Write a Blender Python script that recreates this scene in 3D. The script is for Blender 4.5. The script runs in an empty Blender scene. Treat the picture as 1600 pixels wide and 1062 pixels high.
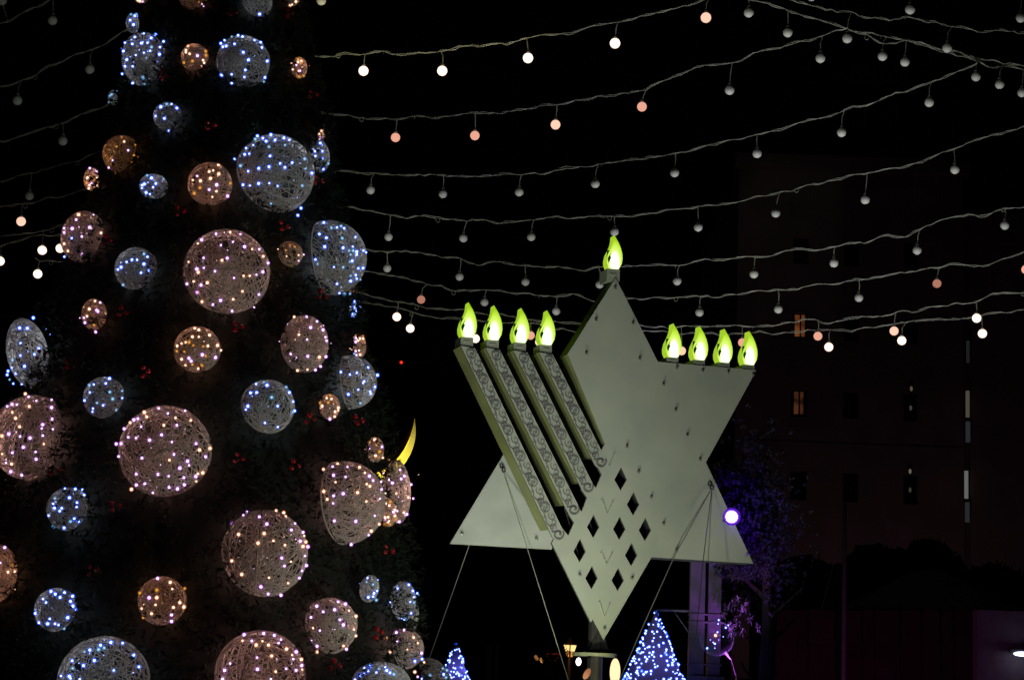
import bpy, bmesh, math, random
import numpy as np
from mathutils import Vector, Matrix, noise
random.seed(7); np.random.seed(7)
sc = bpy.context.scene
COL = sc.collection
R = math.radians

# ------------------------------------------------------------------ camera
F = 3111.0                      # focal length in pixels of the 1600 px wide photograph
cam_d = bpy.data.cameras.new('camera'); cam = bpy.data.objects.new('camera', cam_d); COL.objects.link(cam)
cam_d.sensor_width = 36; cam_d.lens = 36*F/1600; cam_d.clip_end = 2000; cam_d.clip_start = 0.1
CAM = Vector((0, 0, 1.6))
MROT = Matrix.Rotation(R(100), 4, 'X') @ Matrix.Rotation(R(2.1), 4, 'Z')
cam.matrix_world = Matrix.Translation(CAM) @ MROT
sc.camera = cam
sc.cycles.max_bounces = 5; sc.cycles.diffuse_bounces = 2; sc.cycles.glossy_bounces = 2
sc.cycles.transmission_bounces = 3; sc.cycles.transparent_max_bounces = 12
sc.cycles.sample_clamp_indirect = 1.5; sc.cycles.use_denoising = True
sc.cycles.pixel_filter_type = 'BLACKMAN_HARRIS'; sc.cycles.filter_width = 1.5
sc.cycles.caustics_reflective = False; sc.cycles.caustics_refractive = False

# ------------------------------------------------------------------ night sky, exposure
world = bpy.data.worlds.new('World'); sc.world = world; world.use_nodes = True
wn = world.node_tree.nodes; wl = world.node_tree.links
sky = wn.new('ShaderNodeTexSky'); sky.sky_type = 'NISHITA'; sky.sun_disc = False
sky.sun_elevation = R(-4); sky.sun_rotation = R(200)
wn['Background'].inputs['Strength'].default_value = 0.004
wl.new(sky.outputs[0], wn['Background'].inputs['Color'])
sc.view_settings.view_transform = 'Standard'; sc.view_settings.look = 'None'
sc.view_settings.exposure = 0; sc.view_settings.gamma = 1; sc.view_settings.use_curve_mapping = False
moon_d = bpy.data.lights.new('moon', 'SUN'); moon_d.energy = 0.004; moon_d.angle = R(0.5); moon_d.color = (0.8, 0.85, 1)
moon = bpy.data.objects.new('moon', moon_d); COL.objects.link(moon); moon.rotation_euler = (R(40), 0, R(-30))

def ray(px, py):
    d = Vector(((px-800)/F, -(py-531)/F, -1.0))
    return (MROT.to_3x3() @ d)
def P(px, py, Y):               # the point of the place seen at a pixel, Y metres into the square
    d = ray(px, py); return CAM + d*(Y/d.y)
def px_of(p):
    q = MROT.to_3x3().transposed() @ (Vector(p)-CAM)
    return (800 + F*q.x/-q.z, 531 - F*q.y/-q.z)

# ------------------------------------------------------------------ helpers
def tag(o, label=None, cat=None, group=None, kind=None):
    if label: o['label'] = label
    if cat: o['category'] = cat
    if group: o['group'] = group
    if kind: o['kind'] = kind
    return o
def empty(name, loc=(0, 0, 0), mat=None):
    o = bpy.data.objects.new(name, None); COL.objects.link(o); o.empty_display_size = .2
    o.location = loc
    if mat is not None: o.matrix_world = mat
    return o
def link(name, me, mat=None, parent=None, smooth=False):
    o = bpy.data.objects.new(name, me); COL.objects.link(o)
    if mat is not None and len(me.materials) == 0: me.materials.append(mat)
    if smooth:
        me.polygons.foreach_set('use_smooth', [True]*len(me.polygons))
    if parent is not None: o.parent = parent
    return o
class MB:
    """collects vertices and faces"""
    def __init__(s): s.v = []; s.f = []; s.m = []
    def add(s, v, f, m=0):
        n = len(s.v); s.v += [tuple(p) for p in v]
        s.f += [tuple(i+n for i in q) for q in f]; s.m += [m]*len(f); return s
    def box(s, c, h, rot=None, m=0):
        vs = [Vector((x*h[0], y*h[1], z*h[2])) for x in (-1, 1) for y in (-1, 1) for z in (-1, 1)]
        if rot is not None: vs = [rot @ p for p in vs]
        vs = [p+Vector(c) for p in vs]
        return s.add(vs, [(0,1,3,2),(4,6,7,5),(0,4,5,1),(2,3,7,6),(0,2,6,4),(1,5,7,3)], m)
    def tube(s, pts, r, n=4, cap=False, m=0):
        pts = [Vector(p) for p in pts]; N = len(pts)
        rr = r if hasattr(r, '__len__') else [r]*N
        vs = []; up = Vector((0.13, 0.21, 1)).normalized()
        for i, p in enumerate(pts):
            t = (pts[min(i+1, N-1)]-pts[max(i-1, 0)])
            if t.length < 1e-9: t = Vector((0, 0, 1))
            t.normalize()
            a = t.cross(up)
            if a.length < .05: a = t.cross(Vector((1, 0, 0)))
            a.normalize(); b = t.cross(a)
            for k in range(n):
                q = 2*math.pi*k/n
                vs.append(p + (a*math.cos(q)+b*math.sin(q))*rr[i])
        fs = [(i*n+k, i*n+(k+1) % n, (i+1)*n+(k+1) % n, (i+1)*n+k) for i in range(N-1) for k in range(n)]
        if cap: fs += [tuple(range(n))[::-1], tuple((N-1)*n+k for k in range(n))]
        return s.add(vs, fs, m)
    def sphere(s, c, r, nu=8, nv=5, m=0, sc_=(1, 1, 1)):
        c = Vector(c); vs = [c+Vector((0, 0, r*sc_[2]))]
        for j in range(1, nv):
            th = math.pi*j/nv
            for i in range(nu):
                ph = 2*math.pi*i/nu
                vs.append(c+Vector((r*sc_[0]*math.sin(th)*math.cos(ph), r*sc_[1]*math.sin(th)*math.sin(ph), r*sc_[2]*math.cos(th))))
        vs.append(c-Vector((0, 0, r*sc_[2]))); L = len(vs)-1
        fs = [(0, 1+i, 1+(i+1) % nu) for i in range(nu)]
        for j in range(nv-2):
            a = 1+j*nu; b = a+nu
            fs += [(a+i, b+i, b+(i+1) % nu, a+(i+1) % nu) for i in range(nu)]
        a = 1+(nv-2)*nu
        fs += [(a+(i+1) % nu, a+i, L) for i in range(nu)]
        return s.add(vs, fs, m)
    def lathe(s, prof, c=(0, 0, 0), n=16, m=0):
        c = Vector(c); vs = []
        for (r, z) in prof:
            for k in range(n):
                q = 2*math.pi*k/n; vs.append(c+Vector((r*math.cos(q), r*math.sin(q), z)))
        fs = [(i*n+k, i*n+(k+1) % n, (i+1)*n+(k+1) % n, (i+1)*n+k) for i in range(len(prof)-1) for k in range(n)]
        return s.add(vs, fs, m)
    def mesh(s, name, mats, smooth=False):
        me = bpy.data.meshes.new(name); me.from_pydata(s.v, [], s.f)
        for mt in (mats if isinstance(mats, (list, tuple)) else [mats]): me.materials.append(mt)
        me.polygons.foreach_set('material_index', s.m)
        if smooth: me.polygons.foreach_set('use_smooth', [True]*len(me.polygons))
        me.update(); return me
    def build(s, name, mats, parent=None, smooth=False):
        return link(name, s.mesh(name, mats, smooth), None, parent)

# ------------------------------------------------------------------ materials
def nodes(name):
    m = bpy.data.materials.new(name); m.use_nodes = True
    nt = m.node_tree; nt.nodes.clear(); out = nt.nodes.new('ShaderNodeOutputMaterial')
    return m, nt, out
def paint(name, col, rough=.6, metal=0, var=.15, scale=6, bump=0.0, col2=None):
    m, nt, out = nodes(name)
    b = nt.nodes.new('ShaderNodeBsdfPrincipled'); b.inputs['Roughness'].default_value = rough; b.inputs['Metallic'].default_value = metal
    tc = nt.nodes.new('ShaderNodeTexCoord'); n = nt.nodes.new('ShaderNodeTexNoise'); n.inputs['Scale'].default_value = scale; n.inputs['Detail'].default_value = 6
    nt.links.new(tc.outputs['Object'], n.inputs['Vector'])
    r = nt.nodes.new('ShaderNodeValToRGB'); r.color_ramp.elements[0].position = .3; r.color_ramp.elements[1].position = .7
    c2 = col2 or tuple(c*(1-var*2) for c in col)
    r.color_ramp.elements[0].color = (*c2, 1); r.color_ramp.elements[1].color = (*[min(1, c*(1+var*.5)) for c in col], 1)
    nt.links.new(n.outputs['Fac'], r.inputs['Fac']); nt.links.new(r.outputs['Color'], b.inputs['Base Color'])
    if bump:
        bp = nt.nodes.new('ShaderNodeBump'); bp.inputs['Strength'].default_value = bump; bp.inputs['Distance'].default_value = .01
        nt.links.new(n.outputs['Fac'], bp.inputs['Height']); nt.links.new(bp.outputs['Normal'], b.inputs['Normal'])
    nt.links.new(b.outputs[0], out.inputs['Surface']); return m
def emit(name, col, st, sampling='AUTO'):
    m, nt, out = nodes(name); e = nt.nodes.new('ShaderNodeEmission')
    e.inputs['Color'].default_value = (*col, 1); e.inputs['Strength'].default_value = st
    nt.links.new(e.outputs[0], out.inputs['Surface']); m.cycles.emission_sampling = sampling; return m
def cap(name, col, st, fac):     # partly clear shell round an LED core, its colour stands in for the halo
    m, nt, out = nodes(name); e = nt.nodes.new('ShaderNodeEmission'); t = nt.nodes.new('ShaderNodeBsdfTransparent'); x = nt.nodes.new('ShaderNodeMixShader')
    e.inputs['Color'].default_value = (*col, 1); e.inputs['Strength'].default_value = st; x.inputs[0].default_value = fac
    nt.links.new(t.outputs[0], x.inputs[1]); nt.links.new(e.outputs[0], x.inputs[2]); nt.links.new(x.outputs[0], out.inputs['Surface'])
    m.cycles.emission_sampling = 'NONE'; return m
def translucent(name, col, tr=.5, rough=1):
    m, nt, out = nodes(name); d = nt.nodes.new('ShaderNodeBsdfDiffuse'); t = nt.nodes.new('ShaderNodeBsdfTranslucent'); x = nt.nodes.new('ShaderNodeMixShader')
    d.inputs['Color'].default_value = (*col, 1); t.inputs['Color'].default_value = (*col, 1); x.inputs[0].default_value = tr
    nt.links.new(d.outputs[0], x.inputs[1]); nt.links.new(t.outputs[0], x.inputs[2]); nt.links.new(x.outputs[0], out.inputs['Surface']); return m
def clear(name, tint=(1, 1, 1), rough=.03):
    m, nt, out = nodes(name); g = nt.nodes.new('ShaderNodeBsdfGlossy'); t = nt.nodes.new('ShaderNodeBsdfTransparent'); x = nt.nodes.new('ShaderNodeMixShader'); f = nt.nodes.new('ShaderNodeLayerWeight')
    g.inputs['Roughness'].default_value = rough; g.inputs['Color'].default_value = (*tint, 1); f.inputs[0].default_value = .18
    mu = nt.nodes.new('ShaderNodeMath'); mu.operation = 'MULTIPLY'; mu.inputs[1].default_value = .5; nt.links.new(f.outputs['Fresnel'], mu.inputs[0]); nt.links.new(mu.outputs[0], x.inputs[0]); nt.links.new(t.outputs[0], x.inputs[1]); nt.links.new(g.outputs[0], x.inputs[2]); nt.links.new(x.outputs[0], out.inputs['Surface']); return m

M = {}
M['panel'] = paint('painted_panel', (.39, .41, .345), .55, var=.13, scale=1.9, bump=.12, col2=(.34, .365, .32))
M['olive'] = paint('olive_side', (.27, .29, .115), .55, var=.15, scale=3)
M['plate'] = paint('back_sheet', (.42, .44, .42), .55, var=.09, scale=2.2)
M['scroll'] = paint('scroll_iron', (.18, .17, .17), .6)
M['cup'] = paint('cup_metal', (.38, .40, .3), .5, var=.1)
M['bolt'] = paint('bolt_steel', (.45, .45, .42), .35, metal=.6)
M['dark'] = paint('dark_metal', (.02, .02, .022), .5)
M['steel'] = paint('wire_rope', (.35, .35, .30), .4, metal=.3)
M['thread'] = translucent('white_twine', (.74, .70, .67), .55)
M['needle'] = paint('fir_needles', (.010, .020, .011), .9, var=.3, scale=3)
M['core'] = paint('inner_branches', (.003, .005, .003), .9)
M['bark'] = paint('bark', (.06, .045, .03), .9)
M['berry'] = paint('red_gloss', (.32, .008, .008), .18)
M['cord'] = paint('clear_cord', (.40, .40, .33), .45, var=.25, scale=9)
M['bulb_off'] = paint('frosted_bulb', (.80, .78, .75), .5, var=.04)
M['bulb_pink'] = emit('bulb_warming', (1, .47, .33), .85)
M['bulb_peach'] = emit('bulb_peach', (1, .58, .42), 1.15)
M['bulb_dimpink'] = emit('bulb_faint', (1, .42, .30), .42)
M['bulb_lit'] = emit('bulb_lit', (1, .74, .58), 1.75)
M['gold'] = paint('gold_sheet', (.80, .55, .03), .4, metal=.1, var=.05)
M['gold_shaded'] = paint('gold_in_shade', (.36, .32, .06), .5, metal=.2, var=.05)  # shaded copy of the gold, the outer faces' shade is in the colour
M['ground'] = paint('paving', (.09, .085, .08), .8, scale=2, bump=.1)
M['stone'] = paint('dark_stone', (.17, .11, .12), .9, scale=.8, bump=.2)
M['pole'] = paint('pole_metal', (.055, .05, .06), .45, metal=.2)
M['glass_dark'] = paint('dark_glass', (.015, .015, .02), .15)
M['led_core'] = {}
LEDC = {'b': ((.72, .88, 1), 11, (.01, .08, 1), 1.7), 'p': ((1, .84, .90), 11, (.50, .12, .72), .9),
        'o': ((1, .78, .58), 10, (1, .34, .14), .6), 'y': ((1, .62, .22), 1.6, (1, .35, .03), .4), 'w': ((.80, .95, 1), 2.2, (.08, .35, .75), .5)}
for k, (c, s_, c2, s2) in LEDC.items():
    M['led_'+k] = emit('led_core_'+k, c, s_); M['cap_'+k] = cap('led_cap_'+k, c2, s2, .72)

# ------------------------------------------------------------------ floodlights below the frame: star and tree ones inferred, string ones added
def flood(px, Y, power, color, aim, size=70, r=.12, label='', z=.35):
    p = P(px, 1060, Y); p.z = z
    e = tag(empty('floodlight', (p.x, p.y, 0)), label, 'floodlight')
    d = (Vector(aim)-p).normalized(); q = d.to_track_quat('-Z', 'Y').to_matrix()
    b = MB(); b.box((0, 0, z), (.16, .05, .12), q @ Matrix.Rotation(R(90), 3, 'X')); b.build('housing', M['dark'], e)
    b = MB(); b.tube([(-.18, 0, .02), (-.18, 0, z), ], .015); b.tube([(.18, 0, .02), (.18, 0, z)], .015); b.box((0, 0, .015), (.2, .1, .015)); b.build('bracket', M['dark'], e)
    ld = bpy.data.lights.new('flood_lamp', 'SPOT'); ld.energy = power; ld.color = color; ld.spot_size = R(size*2); ld.spot_blend = .6; ld.shadow_soft_size = r
    lo = bpy.data.objects.new('flood_lamp', ld); COL.objects.link(lo); lo.parent = e
    lo.matrix_local = Matrix.Translation(Vector((0, 0, z))+d*.15) @ q.to_4x4()
    return e
STAR_C = P(945, 700, 25)
flood(900, 18.6, 760, (.93, .97, .92), STAR_C+Vector((.1, 0, .9)), 27, .05, 'black floodlight on the paving in front of the star menorah')
flood(900, 22.6, 250, (.92, 1.0, .52), STAR_C+Vector((.1, 0, -.5)), 42, .05, 'small black floodlight close beneath the star menorah')
flood(1230, 14.6, 250, (.86, 1.0, .80), Vector((-1.3, 17, 3.6)), 24, .08, 'black floodlight on the paving turned towards the decorated fir tree')
flood(1560, 27, 1000, (.95, 1.0, .92), Vector((5.4, 29, 11)), 36, .08, 'added wide black floodlight in front of the hoarding aimed up at the bulb strings')  # this and the next two are added to brighten the strings
flood(850, 27.5, 620, (.95, 1.0, .90), Vector((.6, 30, 9.5)), 38, .08, 'added black floodlight behind the menorah stand aimed up at the bulb strings')
flood(700, 20.5, 330, (.95, 1.0, .88), Vector((-2.0, 30, 8.5)), 34, .08, 'added black floodlight beside the fir tree aimed up at the bulb strings')

# ------------------------------------------------------------------ ground and sky-side setting
b = MB(); b.add([(-600, -60, 0), (600, -60, 0), (600, 1200, 0), (-600, 1200, 0)], [(0, 1, 2, 3)])
tag(b.build('ground', M['ground']), kind='structure')

# ------------------------------------------------------------------ building on the right
def vbox(b, x0, x1, y0, y1, Y, depth, m=0, yref=None):
    """box whose front shows between the given pixels, Y metres away"""
    a = P(x0, y1, Y); c = P(x1, y1, Y); t = P(x0, y0, Y)
    if yref: a.x = P(x0, yref, Y).x; c.x = P(x1, yref, Y).x; a.z = P(1250, y1, Y).z; t.z = P(1250, y0, Y).z
    b.box(((a.x+c.x)/2, Y+depth/2, (max(0, a.z)+t.z)/2), (abs(c.x-a.x)/2, depth/2, (t.z-max(0, a.z))/2), m=m)
BY = 62
bld = tag(empty('stone_building', P(1330, 1060, BY)), 'dark stone building block behind the menorah with one orange lit window', 'building')
bp = bld.location.copy(); bp.z = 0; bld.location = bp
def bpart(name, mb, mat):
    mb.v = [tuple(Vector(v)-bp) for v in mb.v]; return mb.build(name, mat, bld)
WIN = [(1237, 1261, 488, 530, 'w1'), (1237, 1260, 608, 651, 'w2'), (1237, 1262, 655, 688, 'd'), (1237, 1262, 370, 412, 'd'), (1236, 1262, 735, 780, 'd'),
       (1318, 1342, 488, 530, 'd'), (1318, 1342, 608, 651, 'd'), (1318, 1342, 370, 412, 'd'), (1318, 1342, 735, 780, 'd'),
       (1412, 1434, 596, 650, 'd'), (1412, 1434, 722, 782, 'd'), (1412, 1434, 488, 530, 'd'), (1412, 1434, 370, 412, 'd')]
mb = MB()
# facade wall with real window reveals: columns and bands round the openings
colx = [1150, 1237, 1262, 1318, 1342, 1412, 1434, 1506]
rows = [262, 370, 412, 488, 530, 608, 651, 735, 781, 900]
for i in range(7):
    if i % 2 == 0: vbox(mb, colx[i], colx[i+1], rows[0], 1062, BY, 12, yref=560)
    else:
        for j in range(0, 9, 2): vbox(mb, colx[i], colx[i+1], rows[j], rows[j+1] if j < 8 else 1062, BY, 12, yref=560)
bpart('wall', mb, M['stone'])
wa = P(1150, 560, BY); wb = P(1506, 560, BY); wa.z = P(1250, 262, BY).z
mb = MB(); mb.box(((wa.x+wb.x)/2, BY+.0, wa.z+.12), ((wb.x-wa.x)/2+.15, .35, .22)); bpart('cornice', mb, M['stone'])
mb = MB(); vbox(mb, 1150, 1506, 690, 696, BY-.035, .03, yref=560); bpart('string_course', mb, M['stone'])
M['win1'] = paint('x', (1, 1, 1)); 
def lit(name, c1, c2, st):
    m, nt, out = nodes(name); e = nt.nodes.new('ShaderNodeEmission'); tc = nt.nodes.new('ShaderNodeTexCoord'); n = nt.nodes.new('ShaderNodeTexNoise'); n.inputs['Scale'].default_value = 2.5
    r = nt.nodes.new('ShaderNodeValToRGB'); r.color_ramp.elements[0].color = (*c1, 1); r.color_ramp.elements[1].color = (*c2, 1); r.color_ramp.elements[0].position = .35; r.color_ramp.elements[1].position = .65
    nt.links.new(tc.outputs['Object'], n.inputs['Vector']); nt.links.new(n.outputs['Fac'], r.inputs['Fac']); nt.links.new(r.outputs['Color'], e.inputs['Color']); e.inputs['Strength'].default_value = st
    nt.links.new(e.outputs[0], out.inputs['Surface']); return m
M['win1'] = lit('orange_curtain', (.12, .035, .01), (.42, .13, .035), .33)
M['win2'] = lit('dim_orange_curtain', (.02, .008, .006), (.16, .05, .02), .42)
for (x0, x1, y0, y1, k) in WIN:
    a = P(x0, 560, BY+.3); c = P(x1, 560, BY+.3); a.z = P(1250, y1, BY+.3).z; c.z = P(1250, y0, BY+.3).z; cx = (a.x+c.x)/2; cz = (a.z+c.z)/2; hx = (c.x-a.x)/2+.02; hz = (c.z-a.z)/2+.02
    e = empty('window', Vector((cx, BY+.3, cz))-bp); e.parent = bld
    f = MB(); w = .05
    f.box((-hx+w, 0, 0), (w, .05, hz)); f.box((hx-w, 0, 0), (w, .05, hz)); f.box((0, -.002, hz-w), (hx-2*w, .05, w)); f.box((0, -.002, -hz+w), (hx-2*w, .05, w)); f.box((0.02, -.004, 0), (.02, .05, hz-2*w))
    f.build('frame', M['dark'], e)
    g = MB(); g.box((0, .04, 0), (hx-w, .008, hz-w)); g.build('pane', M['win1'] if k == 'w1' else M['win2'] if k == 'w2' else M['glass_dark'], e)
# side wing, with thin lit stair slots
wing = tag(empty('wing_building', (P(1550, 1060, 61).x, 61, 0)), 'darker building wing at the frame edge with thin vertical lit slots', 'building')
wp = wing.location.copy()
mb = MB(); vbox(mb, 1518, 1760, 330, 1062, 61.2, 10); mb.v = [tuple(Vector(v)-wp) for v in mb.v]; mb.build('wall', M['stone'], wing)
for (x0, x1, y0, y1, c, s_) in [(1510, 1515, 610, 651, (.55, .45, .36), .12), (1510, 1516, 658, 690, (.25, .3, .33), .07), (1508, 1513, 735, 778, (.75, .78, .75), .15), (1509, 1515, 784, 815, (.3, .33, .35), .06), (1511, 1515, 532, 566, (.3, .33, .36), .035)]:
    mb = MB(); vbox(mb, x0, x1, y0, y1, 61, .1); mb.v = [tuple(Vector(v)-wp) for v in mb.v]; mb.build('lit_slot', emit('slot', c, s_), wing)
mb = MB()
for (x, y) in ((1424, 606), (1423, 636), (1422, 735)):
    pass
tower = tag(empty('tower', (P(1370, 1060, 80).x, 80, 0)), 'tall tower barely visible against the black sky above the stone building', 'tower')
tp = tower.location.copy(); mb = MB()
vbox(mb, 1318, 1420, 112, 1062, 80, 10); mb.v = [tuple(Vector(v)-tp) for v in mb.v]; mb.build('wall', M['stone'], tower)
for x in (1322, 1345, 1372, 1395, 1412):
    mb = MB(); vbox(mb, x, x+7, 100, 1062, 79.6, .39); mb.v = [tuple(Vector(v)-tp) for v in mb.v]; mb.build('pilaster', M['stone'], tower)
for (x, y, s_) in ((1424, 607, .08), (1423, 637, .05), (1422, 736, .12), (1422, 765, .04)):
    e = tag(empty('wall_lamp', P(x, y, BY-.15)), {607: 'tiny pale wall lamp highest of the column on the dark building', 637: 'faint wall lamp second from the top on the dark building', 736: 'brightest tiny wall lamp low on the dark building', 765: 'dim brownish slit lamp lowest on the dark building'}[y], 'wall lamp', 'tiny lamps on the dark building')
    mb = MB(); mb.box((0, .09, 0), (.05, .05, .12)); mb.build('bracket', M['dark'], e)
    mb = MB(); mb.sphere((0, 0, 0), .045, sc_=(1, 1, 1.8)); mb.build('lens', emit('lamp_%d' % y, (1, .85, .6), s_), e)

rnd = random.Random(31); M['far_leaf'] = paint('far_leaf', (.006, .007, .006), 1)
mb = MB()
for _ in range(9000):
    x = rnd.uniform(1185, 1640); top = 868+14*math.sin(x*.021)+9*math.sin(x*.063+1)+(14 if x > 1500 else 0)
    y = top+abs(rnd.gauss(0, 1))*40
    c_ = P(x, y, 52+rnd.uniform(-1.2, 1.2)); q = rnd.uniform(.05, .13)
    vs = [c_+Vector((rnd.gauss(0, q), rnd.gauss(0, q), rnd.gauss(0, q))) for _ in range(4)]; mb.add(vs, [(0, 1, 2), (0, 2, 3)])
for i in range(24):
    x = 1190+i*19; c_ = P(x, 915, 52.6); mb.box((c_.x, 52.8, c_.z/2), (.25, .2, c_.z/2+.0))
tl = mb.build('treeline', M['far_leaf']); tag(tl, 'black mass of trees along the foot of the dark building', 'trees', kind='stuff')
# low hoarding, purple-lit wall, tent roof, pole
HY = 40
hd = tag(empty('hoarding', (P(1370, 1060, HY).x, HY, 0)), 'long low dark hoarding of tall panels beneath the tent roof', 'hoarding')
hp = hd.location.copy(); M['hoard'] = paint('hoarding_board', (.12, .045, .06), .7, var=.2, scale=1.5)
xs = [1212, 1262, 1305, 1347, 1366, 1407, 1440, 1470, 1491, 1527]
for a, c in zip(xs, xs[1:]):
    mb = MB(); vbox(mb, a+1.5, c-1.5, 951+random.uniform(0, 2), 1005, HY, .08); mb.v = [tuple(Vector(v)-hp) for v in mb.v]; mb.build('panel', M['hoard'], hd)
for a, c in zip(xs, xs[1:]):
    mb = MB(); vbox(mb, a+.8, c-.8, 1003, 1062, HY+.09, .1); mb.v = [tuple(Vector(v)-hp) for v in mb.v]; mb.build('base_panel', M['hoard'], hd)
for x in xs:
    mb = MB(); vbox(mb, x-1.5, x+1.5, 947, 1062, HY+.12, .1); mb.v = [tuple(Vector(v)-hp) for v in mb.v]; mb.build('post', M['dark'], hd)
mb = MB(); vbox(mb, 1527, 1720, 952, 1062, 37, .35); M['plaster'] = paint('plaster_wall', (.26, .22, .26), .8, var=.1)
tag(mb.build('kiosk_wall', M['plaster']), 'plain kiosk wall washed in dim violet light at the frame corner', 'wall')
lampe = tag(empty('bulkhead_lamp', P(1597, 1021, 36.7)), 'flat white lamp glowing on the violet kiosk wall', 'lamp')
mb = MB(); mb.sphere((0, 0, 0), .16, 16, 8, sc_=(1, .5, .28)); mb.build('lens', emit('white_lens', (.75, .8, 1), 2.5), lampe)
mb = MB(); mb.box((0, .12, .05), (.2, .06, .03)); mb.build('housing', M['dark'], lampe)
tn = tag(empty('tent_roof', (P(1470, 1060, 46).x, 46, 0)), 'pale pointed tent roof rising behind the dark hoarding', 'tent')
tpp = tn.location.copy(); M['canvas'] = paint('canvas', (.35, .31, .33), .8)
pk = P(1492, 890, 46); l = P(1330, 948, 44); r_ = P(1640, 950, 44)
mb = MB(); N = 14; ring = []
prof = [(1, 0), (.75, .28), (.5, .58), (.3, .82), (.16, .94), (0.05, 1)]
W = (r_.x-l.x)/2; zb = (l.z+r_.z)/2
for (q, h) in prof:
    for k in range(N):
        a = 2*math.pi*k/N; ring.append(Vector(((l.x+r_.x)/2+W*q*math.cos(a), 46+W*.6*q*math.sin(a), zb+(pk.z-zb)*h)))
mb.add([v-tpp for v in ring], [(i*N+k, i*N+(k+1) % N, (i+1)*N+(k+1) % N, (i+1)*N+k) for i in range(5) for k in range(N)])
mb.build('canvas', M['canvas'], tn, True)
mb = MB()
for k in range(0, N, 2):
    a = 2*math.pi*k/N; mb.tube([Vector(((l.x+r_.x)/2+W*.97*math.cos(a), 46+W*.58*math.sin(a), 0))-tpp, Vector(((l.x+r_.x)/2+W*.97*math.cos(a), 46+W*.58*math.sin(a), zb))-tpp], .04)
mb.build('frame', M['dark'], tn)
def pole(name, x, ytop, Y, r, label, cat='pole', mat='pole', lean=0):
    t = P(x, ytop, Y); e = tag(empty(name, (t.x, Y, 0)), label, cat)
    mb = MB(); mb.tube([(0, 0, 0), (0, 0, t.z*.5), (0, 0, t.z)], [r*1.1, r, r*.9], 10, True); mb.build('shaft', M[mat], e, True)
    mb = MB(); mb.lathe([(r*2.2, 0), (r*2.2, .04), (r*1.2, .06), (r*1.2, .2)], n=12); mb.build('base', M['dark'], e); return e
M['mast'] = paint('mast_paint', (.3, .27, .3), .6)
pe = pole('thin_mast', 1320, 786, 38, .045, 'thin purple mast with a stay rope standing before the dark building', 'mast', 'mast')
mb = MB(); q = P(1316, 830, 38)-pe.location; q2 = P(1284, 950, 38)-pe.location; mb.tube([q, q2], .008); mb.build('stay_rope', M['steel'], pe)
pole('slim_post', 777, 1004, 32, .03, 'slim pale post right of the small lit cone tree', 'post')
pole('slim_post', 765, 1006, 33, .045, 'wider dim post beside the slim pale post', 'post')

# ------------------------------------------------------------------ twin column with arm
tw = P(1100, 1060, 26.6); te = tag(empty('twin_column', (tw.x, 26.6, 0)), 'tall violet-lit twin steel column rising behind the menorah', 'column')
topz = P(1100, 842, 26.6).z
for s_, w in ((-1, .10), (1, .085)):
    mb = MB(); mb.box((s_*.115-.0, 0, topz/2), (w, .09, topz/2)); mb.build('shaft', M['pole'], te)
for y in (960, 972, 1038):
    z = P(1100, y, 26.6).z; mb = MB(); mb.box((0, -.005, z), (.225, .10, .012)); mb.build('clamp', M['pole'], te)
arm = P(1026, 952, 26.6)-te.location; armb = Vector((-.2, 0, arm.z))
mb = MB(); mb.tube([armb, arm], .022, 6, True); mb.build('arm', M['pole'], te)
mb = MB(); mb.tube([arm*.5+armb*.5, Vector((-.2, 0, arm.z-.3))], .007, 4); mb.build('brace', M['pole'], te)
mb = MB(); mb.box((0.02, -.12, P(1100, 1062, 26.6).z-.15), (.23, .03, .2)); mb.build('cabinet', M['pole'], te)

# ------------------------------------------------------------------ star menorah
PSI = R(16)
U = Vector((math.cos(PSI), math.sin(PSI), 0)); V = Vector((0, 0, 1)); Wn = Vector((math.sin(PSI), -math.cos(PSI), 0))
O = Vector((STAR_C.x, STAR_C.y, 0))
MS = Matrix(((U.x, V.x, Wn.x, O.x), (U.y, V.y, Wn.y, O.y), (U.z, V.z, Wn.z, O.z), (0, 0, 0, 1)))
men = tag(empty('star_menorah', mat=MS), 'giant pale star-shaped menorah with nine glowing green flames', 'menorah')
def S(px, py, w=0.0):
    d = ray(px, py); t = ((O+Wn*w)-CAM).dot(Wn)/d.dot(Wn); q = CAM+d*t-O
    return (q.dot(U), q.z)
D = .50
def plate(name, outline, holes, w0, w1, mats, parent, bevel=0):
    cu = bpy.data.curves.new(name, 'CURVE'); cu.dimensions = '2D'; cu.fill_mode = 'BOTH'; cu.extrude = (w1-w0)/2
    for poly in [outline]+holes:
        sp = cu.splines.new('POLY'); sp.points.add(len(poly)-1); sp.use_cyclic_u = True
        for i, (x, y) in enumerate(poly): sp.points[i].co = (x, y, 0, 1)
    to = bpy.data.objects.new('tmp', cu); COL.objects.link(to)
    me = bpy.data.meshes.new_from_object(to); bpy.data.objects.remove(to)
    me.name = name; me.materials.clear()
    for m in mats: me.materials.append(m)
    for p in me.polygons:
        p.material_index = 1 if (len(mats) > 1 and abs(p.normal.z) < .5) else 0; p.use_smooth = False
    o = link(name, me, None, parent); o.location = (0, 0, (w0+w1)/2); return o
seam = [(1018, 870), (1030, 840), (990, 745), (945, 693)]
fr = [(962, 434), (1028, 565), (1182, 578), (1103, 722), (1177, 880)]+seam+[(887, 553)]
la = seam[:0]+[(1018, 870), (943, 999), (926, 967), (923, 972), (867, 858), (862, 848), (876, 822), (888, 836), (897, 816), (888, 802), (897, 785), (909, 799), (917, 777), (908, 764), (919, 746), (931, 762), (940, 741), (930, 722), (945, 693), (990, 745), (1030, 840)]
DI = [(969.5, 748), (989, 787), (1007.5, 827), (926.7, 822), (967.5, 825), (905.5, 860), (986, 866), (924, 902), (965, 905)]
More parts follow.
